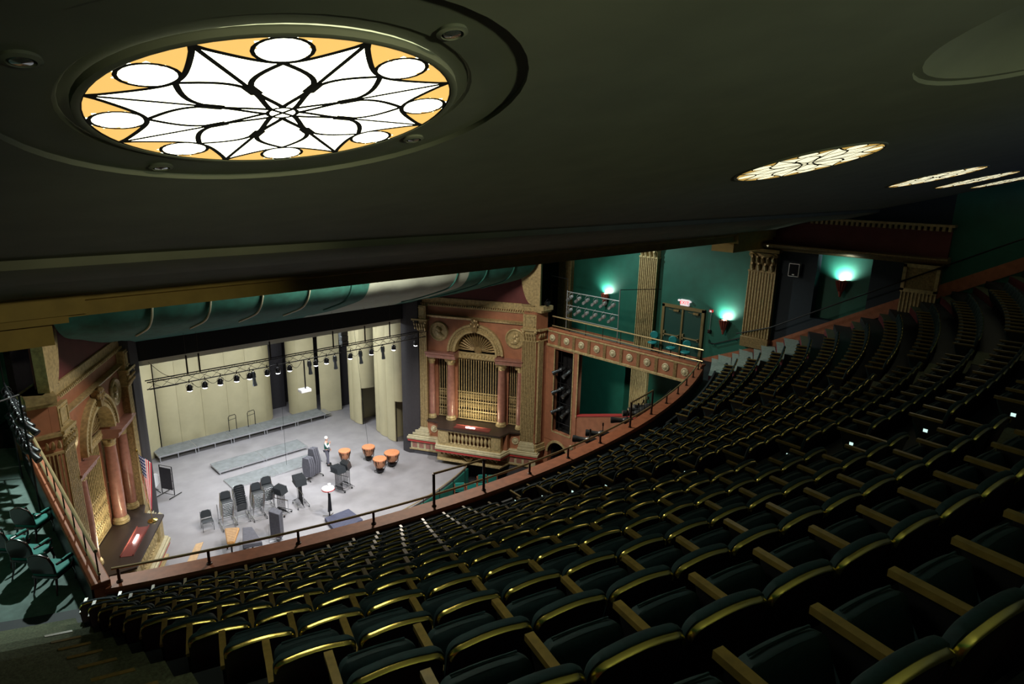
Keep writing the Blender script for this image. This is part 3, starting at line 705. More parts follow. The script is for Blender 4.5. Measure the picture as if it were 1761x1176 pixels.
# pilasters on the side walls
def wall_pilaster(y, w, zb, zt, label, cap=1.0, mcap='golddk', mbody='golddk', base=.0, flutes=9, group=None):
    t = thing('wall_pilaster', label, 'pilaster', (XW, y, zb), group=group)
    b = MB(); b.box(-.28, 0, -w/2, w/2, 0, zt-zb); obj('shaft', b, M[mbody], t)
    b = MB()
    for k in range(flutes+1): q = -w/2+w*k/flutes; b.box(-.32, -.26, q-.024, q+.024, .04, zt-zb-.04)
    obj('fluting', b, M['gold'], t)
    H = zt-zb
    if cap:
        b = MB(); b.box(-.3, 0, -w/2, w/2, H, H+cap*.8); b.box(-.42, 0, -w/2-.12, w/2+.12, H+cap*.85, H+cap); b.box(-.36, 0, -w/2-.04, w/2+.04, H-.04, H+.04)
        for r_, z in ((0, .18), (1, .48)):
            for k in range(4+r_):
                q = -w/2+w*(k+.5)/(4+r_)
                b.tube([(-.28, q, H+z*cap-.15), (-.38, q, H+z*cap+.04), (-.48, q, H+z*cap+.16), (-.46, q, H+z*cap+.08)], [.10, .09, .06, .02], 7)
        for sg in (-1, 1): b.lathe([(0, -.08), (.10, -.07), (.13, 0), (.10, .07), (0, .08)], (-.34, sg*w*.46, H+.74*cap), 12, (0, sg*.5, .0) if 0 else (1, 0, 0)); b.tube([(-.3, sg*w*.1, H+.5*cap), (-.4, sg*w*.35, H+.78*cap), (-.42, sg*w*.5, H+.72*cap)], .04, 6)
        obj('capital', b, M[mcap], t)
    if base:
        b = MB(); b.box(-.36, 0, -w/2-.06, w/2+.06, -base, 0); obj('base', b, M['golddk'], t, bevel=.02)
    return t
p = wall_pilaster(-17.25, 1.22, 9.3, 12.42, 'tall fluted gold pilaster with leafy capital beside the balcony steps', 1.02, base=.5)
mirror_tree(p, label='fluted gold pilaster on the left wall, nearest the front row')
p = wall_pilaster(-11.12, 1.05, 7.56, 12.45, 'fluted brown pilaster left of the double exit doors', .9, mcap='gold')
mirror_tree(p, label='fluted pilaster on the left wall above the armchairs')
p = wall_pilaster(-5.35, .9, 7.56, 12.3, 'narrow fluted pilaster behind the rack of stage lights', .9)
mirror_tree(p, label='fluted pilaster on the left wall behind the left light rack')
p = wall_pilaster(-11.02, .95, -1.05, 6.9, 'fluted gold pilaster on the green wall under the right box', .4, mcap='gold')
p = wall_pilaster(-23.5, 1.15, 9.0, 12.38, 'dark fluted pilaster with a framed block, by the rear seats', 0)
b = MB(); b.box(-.34, 0, -.6, .6, 3.38, 4.36)
obj('frieze_block', b, M['golddk'], p)
b = MB()
for a, c, d, e in ((-.62, -.5, 3.36, 4.4), (.5, .62, 3.36, 4.4), (-.62, .62, 3.32, 3.46), (-.62, .62, 4.28, 4.42)): b.box(-.42, -.34, a, c, d, e)
obj('block_frame', b, M['gold'], p)
# wall entablature: gold cornice, red frieze, dentils
for s in (1, -1):
    def sx(a, c): return sorted((s*a, s*c))
    b = MB(); pr = [(0, 13.42), (.22, 13.42), (.28, 13.5), (.42, 13.54), (.5, 13.64), (.5, 13.70), (0, 13.74)]
    b.prism([(s*(XW-u), z) for u, z in pr], -24.3, -16.2, f=lambda x, y, z: (x, z, y)); struct('trim_3' if s > 0 else 'trim_4', b, M['golddk'])
    b = MB(); b.box(*sx(14.86, XW), -24.2, -16.2, 13.7, 14.75); struct('wall_frieze', b, M['redwall'])
    b = MB()
    for k in range(70): y = -24.2+k*.115; b.box(*sx(14.55, 14.62), y, y+.06, 13.64, 13.69)
    struct('trim_5' if s > 0 else 'trim_6', b, M['gold'])
    b = MB(); b.box(*sx(14.6, XW), -24.3, -19, 14.86, 14.95)
    for k in range(26): y = -24.2+k*.2; b.box(*sx(14.66, 14.86), y, y+.1, 14.7, 14.86)
    struct('trim_7' if s > 0 else 'trim_8', b, M['gold'])

# ------------------------------------------------------------------ doors, exit sign, alarm, speaker
def prefix(o, **k): return o
b = MB()
for y0, y1, z0, z1 in ((-12.20, -12.05, 7.55, 10.12), (-14.5, -14.35, 7.55, 10.12), (-14.5, -12.05, 9.98, 10.14), (-13.32, -13.22, 7.55, 10.0)): b.box(14.88, 15.0, y0, y1, z0, z1)
dr = struct('door_1', b, M['doorf'])
for y0, y1, hy in ((-13.22, -12.20, -13.12), (-14.35, -13.32, -13.42)):
    b = MB(); b.box(14.94, 15.0, y0, y1, 7.56, 9.98); lf = obj('door_leaf', b, M['doorm'], dr)
    b = MB(); b.box(14.84, 14.90, y0+.05, y1-.05, 8.50, 8.56); b.box(14.84, 14.94, y0+.05, y0+.12, 8.45, 8.6); b.box(14.84, 14.94, y1-.12, y1-.05, 8.42, 8.72); obj('push_bar', b, M['railm'], lf)
    b = MB(); b.box(14.82, 14.94, y0+.15, y0+.45, 9.82, 9.92); b.tube([(14.86, y0+.4, 9.86), (14.8, y0+.7, 9.90)], .012, 5); obj('door_closer', b, M['golddk'], lf)
b = MB(); b.box(14.9, 15.0, -5.25, -5.12, 7.55, 10.1); b.box(14.9, 15, -4.2, -4.07, 7.55, 10.1); b.box(14.9, 15, -5.25, -4.07, 10.0, 10.13)
dr2 = struct('door_2', b, M['golddk']); b = MB(); b.box(14.95, 15.0, -5.12, -4.2, 7.56, 10.0); obj('door_leaf', b, M['doorm'], dr2)
def text_mesh(name, txt, size, m, parent, mat4, extrude=.004):
    c = bpy.data.curves.new(name, 'FONT'); c.body = txt; c.size = size; c.extrude = extrude; c.align_x = 'CENTER'; c.align_y = 'CENTER'; c.space_character = 1.1
    o = bpy.data.objects.new('tmp', c); COL.objects.link(o)
    bpy.context.view_layer.update(); me = bpy.data.meshes.new_from_object(o.evaluated_get(bpy.context.evaluated_depsgraph_get()))
    bpy.data.objects.remove(o); me.transform(mat4); me.materials.clear(); me.materials.append(m)
    r = bpy.data.objects.new(name, me); COL.objects.link(r); r.parent = parent; return r
t = thing('exit_sign', 'lit white exit sign with red letters over the double doors', 'exit sign', (14.9, -13.35, 10.34))
b = MB(); b.box(-.05, .08, -.24, .24, -.16, .16); obj('housing', b, M['signw'], t, bevel=.015)
text_mesh('lettering', 'EXIT', .24, M['signr'], t, Matrix.Translation((-.054, 0, 0)) @ Matrix(((0, 0, -1, 0), (-1, 0, 0, 0), (0, 1, 0, 0), (0, 0, 0, 1))))
for s_ in (-1, 1):
    b = MB(); b.lathe([(.03, -.06), (.05, -.02), (.055, .05), (0, .05)], (-.03, s_*.32, .1), 10, (-1, 0, 0)); b.box(-.02, .06, min(s_*.22, s_*.34), max(s_*.22, s_*.34), .04, .1); obj('emergency_lamp', b, M['signw'], t)
t = thing('fire_alarm', 'red fire alarm box with conduit right of the exit doors', 'fire alarm', (14.93, -14.82, 9.1))
b = MB(); b.box(-.05, .06, -.09, .09, .98, 1.12); obj('strobe', b, M['red'], t, bevel=.01)
b = MB(); b.box(-.055, -.05, -.05, .05, 1.0, 1.08); obj('strobe_lens', b, M['signw'], t)
b = MB(); b.tube([(.03, 0, .1), (.03, 0, 1.0)], .012, 6); obj('conduit', b, M['alum'], t)
b = MB(); b.box(-.05, .06, -.07, .07, -.08, .10); b.lathe([(0, .05), (.03, .04), (.04, 0)], (-.05, 0, 0), 10, (-1, 0, 0)); obj('pull_box', b, M['mahog'], t, bevel=.01)
t = thing('wall_speaker', 'square black wall speaker in a pale frame right of the tall pilaster', 'speaker', (14.9, -18.62, 12.63))
b = MB(); b.box(-.12, .1, -.24, .24, -.3, .3); obj('cabinet', b, M['alum'], t, bevel=.02)
b = MB(); b.box(-.135, -.12, -.20, .20, -.26, .26); obj('grille', b, M['black'], t); b = MB(); b.box(-.14, -.135, -.05, .05, -.22, -.18); obj('badge', b, M['alum'], t)
def sconce(x, y, z, label, s=1, group=None, pw=330):
    t = thing('wall_sconce', label, 'wall sconce', (s*x, y, z), group=group)
    b = MB(); prof = [(0, -.62), (.05, -.58), (.06, -.5), (.09, -.4), (.10, -.28), (.16, -.14), (.19, .0), (.18, .1), (.14, .13), (.12, .05), (0, -.02)]
    b.lathe([(r, q) for r, q in prof], (-s*.17, 0, 0), 14, a0=0, a1=2*pi)
    for k in range(7): a = pi*(k/6)-pi/2; b.tube([(-s*(.17+.10*cos(a)), .10*sin(a), -.35), (-s*(.17+.19*cos(a)), .19*sin(a), -.05), (-s*(.17+.24*cos(a)), .24*sin(a), .12)], [.02, .035, .02], 5)
    obj('bracket', b, M['sconceb'], t)
    b = MB(); b.lathe([(0, -.05), (.05, -.03), (.06, .02), (.03, .07), (0, .08)], (-s*.17, 0, .06), 10); obj('lamp_bulb', b, M['sconcel'], t)
    l = lamp('sconce_lamp', 'SPOT', (s*(x-.22), y, z+.14), pw, (.84, 1, .88), .05, (s*(x+.28), y, z+.65), spot=150, blend=.9)
    return t
sconce(XW, -15.6, 9.72, 'lit wall sconce to the right of the exit doors'); sconce(XW, -8.32, 9.98, 'lit wall sconce behind the rack of stage lights')
sconce(XW+.45, -20.5, 12.25, 'bright wall sconce in the recess beyond the tall pilaster', pw=420)
sconce(XW, -15.6, 9.72, 'lit sconce on the left wall near the armchairs', -1); sconce(XW, -8.32, 9.98, 'lit sconce on the left wall behind the left light rack', -1)
sconce(XW, -27.2, 15.3, 'lit wall sconce on the rear right wall at the photo edge', pw=8)
# wall handrails by the steps
def handrail(pts, label, br=()):
    t = thing('handrail', label, 'handrail', pts[0]); p0 = Vector(pts[0])
    b = MB(); b.tube([Vector(p)-p0 for p in pts], .028, 8); obj('rail', b, M['blackp'], t)
    for p in br: b = MB(); q = Vector(p)-p0; b.tube([q, q+Vector((.0, 0, -.08)), (XW-p0.x, q.y, q.z-.1)], .014, 5); obj('bracket', b, M['blackp'], t)
    return t
handrail([(14.95, -14.85, 8.68), (14.88, -14.9, 8.55), (14.88, -15.2, 8.55), (14.88, -16.5, 9.12), (14.93, -16.8, 9.12), (14.99, -16.8, 9.0)], 'short dark handrail on the green wall below the sconce', [(14.88, -15.2, 8.55), (14.88, -16.3, 9.03)])
handrail([(14.62, -16.4, 9.35), (14.55, -18.0, 9.95), (14.55, -21, 11.65), (14.55, -27, 15.0)], 'long dark handrail climbing past the tall pilaster')

# ------------------------------------------------------------------ stage lights: fixtures
def ers(name='stage_light', tilt=0, L=.5, parent=None):
    """profile spotlight lying along -x, hung from above"""
    t = bpy.data.objects.new(name, None); COL.objects.link(t)
    R = Matrix.Rotation(tilt, 3, 'Y')
    b = MB(); b.lathe([(0, -.16), (.06, -.15), (.085, -.08), (.085, .05), (.06, .09), (.055, .10), (.065, .26), (.08, .34), (.08, .38), (0, .37)], (0, 0, 0), 12, (1, 0, 0)); b.v = [tuple(R @ Vector(p)) for p in b.v]; obj('body', b, M['fixt'], t)
    b = MB(); b.tube([(0, -.10, 0), (0, -.11, .12), (0, -.05, .2), (0, .05, .2), (0, .11, .12), (0, .10, 0)], .01, 5); b.tube([(0, 0, .2), (0, 0, .27)], .02, 6); obj('yoke', b, M['blackp'], t)
    b = MB(); b.lathe([(0, .375), (.065, .38), (.065, .385), (0, .386)], (0, 0, 0), 12, (1, 0, 0)); b.v = [tuple(R @ Vector(p)) for p in b.v]; obj('lens', b, M['glassl'], t)
    return t
def light_rack(side):
    # pipe frame standing in the box with two hanging rows of profile spotlights
    lab = 'right' if side > 0 else 'left'
    t = thing('light_rack', 'pipe frame hung with spotlights standing in the %s box' % lab, 'light rack', (side*11.95, -9.65, 7.55))
    b = MB()
    for y in (1.66, -1.78): b.tube([(0, y, 0), (0, y, 3.0 if y > 0 else 3.5)], .025, 6)
    b.tube([(0, 1.66, 2.93), (0, -1.78, 2.93)], .025, 6); b.tube([(0, 1.66, 2.2), (0, -1.78, 2.2)], .022, 6); b.tube([(0, 1.66, 1.5), (0, -1.78, 1.5)], .022, 6)
    obj('frame', b, M['alum'] if side > 0 else M['blackp'], t)
    b = MB(); b.tube([(0, -1.78, 3.5), (side*1.6, -3.1, 3.55)], .02, 6); b.tube([(0, 1.66, 3.0), (0, 1.66, 3.6), (-side*.0, 2.8, 3.65)], .015, 5); obj('brace', b, M['blackp'], t)
    p = ers(tilt=.55)
    for c in p.children: c.data = c.data.copy(); c.data.materials[0] = M['blackp'] if side < 0 else M['alum']
    tag(p, 'x', 'stage light', 'spotlights on the %s box rack' % lab)
    first = True; names = ['first', 'second', 'third', 'fourth', 'fifth', 'sixth']
    for r_, z in ((0, 2.65), (1, 1.95)):
        for k in range(6):
            place(p, first, (side*11.95, -8.25-.56*k, 7.55+z), 0, '%s hanging spotlight from the stage end, %s row of the %s box rack' % (names[k], ('upper', 'lower')[r_], lab), rot=(0, 0, (1.15+.12*random.random()) if side > 0 else -1.2+.3*random.random()), scale=1.15)
            first = False
light_rack(1); light_rack(-1)
# slot lights house right (vertical boom), and the same on the left
for side in (1, -1):
    lab = 'right' if side > 0 else 'left'
    t = thing('light_boom', 'vertical pipe frame in the tall slot of the %s box wall' % lab, 'light boom', (side*11.75, -8.3, 2.46))
    b = MB(); b.tube([(0, .35, 0), (0, .35, 4.9)], .025, 6); b.tube([(0, -.45, 0), (0, -.45, 4.9)], .025, 6)
    for z in (4.05, 2.9, 1.75, .55): b.tube([(0, .6, z), (0, -.65, z)], .022, 6)
    obj('frame', b, M['blackp'], t)
    p = ers(tilt=.25); tag(p, 'x', 'stage light', 'spotlights in the %s wall slot' % lab); first = True
    for j, z in enumerate((3.72, 2.57, 1.42)):
        for k, y in enumerate((.25, -.35)):
            place(p, first, (side*11.65, -8.3+y, 2.46+z), 0, 'black spotlight on the %s bar of the %s wall slot, %s one' % (('upper', 'middle', 'lower')[j], lab, ('stage-side', 'balcony-side')[k]), rot=(0, .1, pi-.5+.5*k if side > 0 else .5-.5*k), scale=1.45)
            first = False
t = thing('stage_light', 'lone black floodlight standing on the cornice of the right organ screen', 'stage light', (11.1, -7.35, 9.72))
b = MB(); b.cbox((0, 0, .12), (.26, .2, .2)); obj('body', b, M['blackp'], t, bevel=.02); b = MB(); b.tube([(-.14, 0, 0), (-.15, 0, .24), (0, 0, .36), (.15, 0, .24), (.14, 0, 0)], .012, 5); obj('yoke', b, M['blackp'], t)

# ------------------------------------------------------------------ balcony railing
def balc_rail():
    t = thing('balcony_railing', 'brass rail on short posts along the curved balcony front', 'railing', (0, -18.6, 8.22))
    def P(x, z, R=30.2): return Vector((x, YC-sqrt(R*R-x*x)+18.6, z))
    b = MB(); b.tube([P(-11.4+22.8*k/80, .32) for k in range(81)], .03, 8); obj('rail', b, M['railm'], t)
    x = -11.3
    xs = [-11.3, -9.75, -8.0, -6.3, -4.72, -3.22, -1.6, 0, 1.6, 3.4, 5.0, 6.4, 7.7, 8.9, 10.1, 11.3]
    for x in xs:
        tall = abs(abs(x)-4.8) < .25 or abs(abs(x)-3.3) < .15
        b = MB(); b.tube([P(x, -.01), P(x, .9 if tall else .32)], .036 if tall else .03, 8); b.lathe([(.06, -.005), (.06, .02), (.04, .03)], P(x, 0), 10); obj('post', b, M['post'], t)
    for xa, xb in ((-4.72, -3.22), (3.4, 5.0)):
        b = MB(); b.tube([P(xa+(xb-xa)*k/6, .9) for k in range(7)], .03, 8); obj('guard_rail', b, M['railm'], t)
    return t
balc_rail()
for s, w in ((1, 'right'), (-1, 'left')): pass

# ------------------------------------------------------------------ ceiling lights with leaded rosette glass
def rosette_light():
    t = thing('ceiling_light', 'x', 'ceiling light', (0, 0, 0), group='stained glass ceiling lights')
    n = 96; b = MB(); b.add([(cos(2*pi*k/n), sin(2*pi*k/n), .0) for k in range(n)], [tuple(range(n))]); 
    obj('white_glass', b, M['glassw'], t, smooth=False)
    # amber border: between the scalloped arcs and the rim, minus the discs
    def rot(p, a): return (p[0]*cos(a)-p[1]*sin(a), p[0]*sin(a)+p[1]*cos(a))
    ambs = []; line = MB(); zl = -.014
    def arcp(u):  # scallop from rim node (-22.5deg) in to r=.70 at 0 and out again
        a = -pi/8+pi/4*u; r = 1-.285*sin(pi*u)**.75; return (r*cos(a), r*sin(a))
    m = 24
    def inside(p): return hypot(p[0]-.85, p[1]) < .135
    for k in range(8):
        A = pi/8+k*pi/4
        for j in range(m):
            if j in (0, m//2): b = MB(); ambs.append(b)
            u0, u1 = j/m, (j+1)/m; rows = 6
            for q in range(rows):
                def mix(u, w): p = arcp(u); a = -pi/8+pi/4*u; return (p[0]+(cos(a)-p[0])*w, p[1]+(sin(a)-p[1])*w)
                quad = [mix(u0, q/rows), mix(u1, q/rows), mix(u1, (q+1)/rows), mix(u0, (q+1)/rows)]
                c = (sum(p[0] for p in quad)/4, sum(p[1] for p in quad)/4)
                if inside(c): continue
                b.add([(*rot(p, A), -.0012) for p in quad], [(0, 1, 2, 3)])
        def L(pts, w, K=1.5): w *= K; line.tube([(*rot(p, A), zl) for p in pts], w, 4, cap=False)
        L([arcp(j/m) for j in range(m+1)], .010)
        line.tube([(*rot((.85+.137*cos(2*pi*j/20), .137*sin(2*pi*j/20)), A), zl) for j in range(20)], .011, 4, closed=True)
        # petal: pointed lens from r=.09 to r=.71
        for sg in (-1, 1): L([(.09+.62*j/16, sg*.158*sin(pi*(j/16)**1.22)) for j in range(17)], .011)
        # lines from the rim nodes to the petal shoulders
        nd = (cos(pi/8), sin(pi/8))
        L([nd, (.44*cos(pi/8)+.0, .44*sin(pi/8))], .009); L([(.46*cos(pi/8), .46*sin(pi/8)), (.34*cos(pi/8), .34*sin(pi/8))], .024)
    line.tube([(.085*cos(2*pi*j/16), .085*sin(2*pi*j/16), zl) for j in range(16)], .012, 4, closed=True)
    for k in range(4): line.tube([(.0, 0, zl), (.085*cos(k*pi/2+.4), .085*sin(k*pi/2+.4), zl)], .012, 4)
    line.tube([(cos(2*pi*j/64), sin(2*pi*j/64), zl) for j in range(64)], .008, 4, closed=True)
    for q in ambs: obj('amber_pane', q, M['glassa'], t, smooth=False)
    line.v = [(a, b_, -.003+(c-zl)*.15) for a, b_, c in line.v]
    obj('leading', line, M['came'], t)
    b = MB(); b.lathe([(1.0, -.008), (1.02, -.014), (1.04, -.008), (1.04, .03), (1.0, .03)], (0, 0, 0), 64); obj('rim', b, M['ceil'], t)
    return t
rl = rosette_light(); RLS = []
lab = ['large glowing rosette ceiling light, nearest, above the left aisle', 'second glowing rosette ceiling light from the left, seen obliquely', 'third rosette ceiling light from the left, a thin bright ellipse', 'fourth rosette ceiling light from the left, thin and bright', 'fifth rosette ceiling light, cut by the right photo edge']
sl = atan2(-.27, 1)
for i, (x, y) in enumerate(LIGHTS): o = place(rl, i == 0, (x, y, zc(y)+(.012 if i == 0 else -.012)), label=lab[i], rot=(sl, 0, 0), scale=LR*(1.012 if i == 0 else 1)); RLS.append(o)
for k in range(1):
    pass
for o in RLS[1:]:
    for c in o.children:
        if c.name.startswith(('white_glass', 'amber_pane')):
            key = c.data.name+'_far'; me = bpy.data.meshes.get(key) or c.data.copy(); me.name = key
            me.materials[0] = M['glassw2'] if c.name.startswith('white') else M['glassa2']; c.data = me
# small round downlights around the first tray (unlit glass lenses)
dl = thing('downlight', 'x', 'downlight', group='small downlights around the nearest rosette light')
b = MB(); b.lathe([(.075, .02), (.085, -.012), (.06, -.02), (.055, .01), (0, .012)], (0, 0, 0), 20); obj('trim_ring', b, M['ceil'], dl)
b = MB(); b.lathe([(.055, .0), (.045, -.018), (0, -.025)], (0, 0, 0), 16); obj('lens', b, M['glassl'], dl)
D = [((-11.39, -27.36), 'beyond its upper right edge'), ((-12.93, -26.52), 'left of it'), ((-12.05, -25.05), 'below its left half'), ((-10.6, -25.92), 'below its right end')]
for i, ((x, y), w) in enumerate(D): place(dl, i == 0, (x, y, zc(y)+.03), label='small round glass downlight near the largest rosette light, '+w, rot=(sl, 0, 0), scale=.9)
# ================================================================== THEATRE SEATS
def rounded_back(w, z0, z1, r, crown=.02, n=8):
    """outline of a seat back in (x, z), bottom-left up over the top to bottom-right"""
    pts = [(-w/2, z0)]
    for k in range(n+1): a = pi-(pi/2)*k/n; pts.append((-w/2+r+r*cos(a), z1-r-crown+r*sin(a)))
    for k in range(1, 6): x = (-w/2+r)+(w-2*r)*k/6; pts.append((x, z1-crown+crown*(1-(2*abs(x)/(w-2*r))**2)))
    for k in range(n+1): a = pi/2-(pi/2)*k/n; pts.append((w/2-r+r*cos(a), z1-r-crown+r*sin(a)))
    return pts+[(w/2, z0)]
def slab(mb, pts, layers, tilt=0, piv=(0, 0), mi=0):
    """layers: list of (y, inset); outline inset towards its centre"""
    cx = 0; cz = sum(p[1] for p in pts)/len(pts); n = len(pts); vs = []
    for y, ins in layers:
        for x, z in pts:
            sx = max(0, 1-ins/.24); szz = max(0, 1-ins/.22)
            X, Z = x*sx, cz+(z-cz)*szz
            dy, dz = y-piv[0], Z-piv[1]
            vs.append((X, piv[0]+dy*cos(tilt)-dz*sin(tilt), piv[1]+dy*sin(tilt)+dz*cos(tilt)))
    fs = [(i*n+k, i*n+(k+1) % n, (i+1)*n+(k+1) % n, (i+1)*n+k) for i in range(len(layers)-1) for k in range(n)]
    fs += [tuple(range(n))[::-1], tuple((len(layers)-1)*n+k for k in range(n))]
    mb.add(vs, fs, mi)
TILT = .22; PIV = (-.22, .40)
def tlt(x, y, z):
    dy, dz = y-PIV[0], z-PIV[1]; return (x, PIV[0]+dy*cos(TILT)-dz*sin(TILT), PIV[1]+dy*sin(TILT)+dz*cos(TILT))
def seat_parts():
    P = {}
    b = MB(); o = rounded_back(.522, .36, .892, .085); slab(b, o, [(-.242, .010), (-.236, 0), (-.212, 0), (-.197, .012), (-.19, .035)], TILT, PIV); P['backrest'] = (b, 'velvet')
    b = MB(); o = rounded_back(.512, .22, .872, .08); slab(b, o, [(-.255, .006), (-.250, 0), (-.238, 0)], TILT, PIV); P['back_panel'] = (b, 'shellb')
    b = MB(); o = rounded_back(.518, .60, .882, .085); b2 = []
    path = o[1:-1]; n = len(path); vs = []
    for i, (x, z) in enumerate(path):
        a = path[max(i-1, 0)]; c = path[min(i+1, n-1)]; tx, tz = c[0]-a[0], c[1]-a[1]; l = hypot(tx, tz) or 1; nx, nz = -tz/l, tx/l
        w = .021
        for q, yy in ((0, -.240), (-.002, -.262), (-w*.5, -.272), (-w, -.266), (-w, -.250)): vs.append(tlt(x+nx*q, yy, z+nz*q))
    b.add(vs, [(5*i+k, 5*i+(k+1) % 5, 5*(i+1)+(k+1) % 5, 5*(i+1)+k) for i in range(n-1) for k in range(5)]); P['brass_trim'] = (b, 'brass')
    # tipped-up cushion
    b = MB(); o = rounded_back(.46, .22, .625, .07, .008, 5); slab(b, o, [(-.05, .03), (-.04, .006), (.0, 0), (.035, .006), (.045, .03)], -.34, (0, .3)); P['seat_cushion'] = (b, 'velvetn')
    b = MB(); pts = [( -.17+.34*k/8, 0, 0) for k in range(9)]
    def tp(x, y, z): dy, dz = y, z-.3; return (x, dy*cos(-.34)-dz*sin(-.34), .3+dy*sin(-.34)+dz*cos(-.34))
    b.tube([tp(x, -.005, .628+.004*(1-(x/.17)**2)) for x, _, _ in pts], .007, 5); P['piping'] = (b, 'velvet')
    b = MB()
    for y0, y1, z0, z1 in ((-.27, .16, .605, .64),): b.box(-.268-.025, -.268+.025, y0, y1, z0, z1)
    P['armrest'] = (b, 'arm')
    b = MB(); b.prism([(-.24, 0), (.02, 0), (.0, .08), (-.07, .3), (.10, .55), (.12, .605), (-.27, .605), (-.22, .35)], -.268-.014, -.268+.014, f=lambda x, y, z: (z, x, y)); P['seat_standard'] = (b, 'iron')
    return P
SP = {}
for k, (b, m) in seat_parts().items(): SP[k] = (b.mesh(k, M[m], 40), b)
def mirror_pair(k, dx):
    b0 = SP[k][1]; b = MB(); b.add([(x+dx, y, z) for x, y, z in b0.v], b0.f); return b
SPR = {k: mirror_pair(k, .536).mesh(k, M[{'armrest': 'arm', 'seat_standard': 'iron'}[k]], 40) for k in ('armrest', 'seat_standard')}
b = MB(); b.box(-.268-.020, -.268-.0145, -.11, -.055, .42, .465); AL = b.mesh('aisle_lamp', M['seatlt'])
fwl = Vector(fw)
ORD = ['first', 'second', 'third', 'fourth', 'fifth', 'sixth', 'seventh', 'eighth', 'ninth', 'tenth', 'eleventh', 'twelfth', 'thirteenth', 'fourteenth', 'fifteenth', 'sixteenth', 'seventeenth']
ALLS = []
for i in range(15):
    R = rowR(i)
    for bi, (xa, xb) in enumerate(((-12.05, -4.72), (-3.32, 3.32), (4.72, 12.0))):
        pa, pb = asin(xa/R), asin(xb/R); n = max(1, round((pb-pa)*R/.545)); w = (pb-pa)/n
        for k in range(n):
            ph = pa+w*(k+.5); x, y = arc_pt(R, ph); z = rowZ(i)+.012
            d = Vector((x, y, z+.6))-CAMPOS; depth = d.dot(fw)
            u = d.dot(r2)/max(depth, .01)*FPX/880; v = d.dot(u2)/max(depth, .01)*FPX/588
            inside = depth > .3 and abs(u) < 1.12 and abs(v) < 1.18
            ALLS.append((d.length, inside, i, bi, k, n, x, y, z, ph))
vis = sorted([s for s in ALLS if s[1] and s[0] > .75])
IND = set(map(id, vis[:300])); 
BL = ['left block', 'middle block', 'right block']
proto = None; nseat = 0
far = {k: MB() for k in SP}
SMALL = vis[299][0]
for s in vis:
    dist, ins, i, bi, k, n, x, y, z, ph = s
    if id(s) in IND:
        lb = 'tip-up theatre seat, row %s from the balcony rail, %s from the left in the %s' % (ORD[i], ORD[k] if k < 17 else str(k), BL[bi])
        lb = 'green tip-up seat, %s row from the balcony rail, %s from left, %s' % (ORD[i], ORD[k], BL[bi])
        t = thing('theatre_chair', lb, 'theatre seat', (x, y, z), ph, 'green theatre seats of the balcony')
        for kk, (me, _) in SP.items(): o = bpy.data.objects.new(kk, me); COL.objects.link(o); o.parent = t
        if k == n-1:
            for kk, me in SPR.items(): o = bpy.data.objects.new(kk, me); COL.objects.link(o); o.parent = t
        if k == 0 and bi == 1: o = bpy.data.objects.new('aisle_lamp', AL); COL.objects.link(o); o.parent = t; o['label'] = 'small glowing aisle lamp'
    else:
        c_, s_ = cos(ph), sin(ph)
        for kk, (me, bb) in SP.items():
            far[kk].add([(x+px*c_-py*s_, y+px*s_+py*c_, z+pz) for px, py, pz in bb.v], bb.f)
lampm = MB()
for s in vis:
    dist, ins, i, bi, k, n, x, y, z, ph = s
    if id(s) not in IND and k == 0 and bi == 1:
        c_, s_ = cos(ph), sin(ph); q = [v.co for v in AL.vertices]
        lampm.add([(x+p.x*c_-p.y*s_, y+p.x*s_+p.y*c_, z+p.z) for p in q], [tuple(f.vertices) for f in AL.polygons])
t = thing('theatre_chairs', 'farther rows of green theatre seats in the balcony blocks', 'theatre seats'); t['kind'] = 'stuff'
for kk, mbf in far.items():
    if mbf.v: o = obj(kk, mbf, M[{'backrest': 'velvet', 'back_panel': 'shellb', 'brass_trim': 'brass', 'seat_cushion': 'velvetn', 'piping': 'velvet', 'armrest': 'arm', 'seat_standard': 'iron'}[kk]], t)
if lampm.v: obj('aisle_lamp', lampm, M['seatlt'], t)
print('SEATS', len(vis), 'cut', SMALL, 'cam near', vis[0][0])

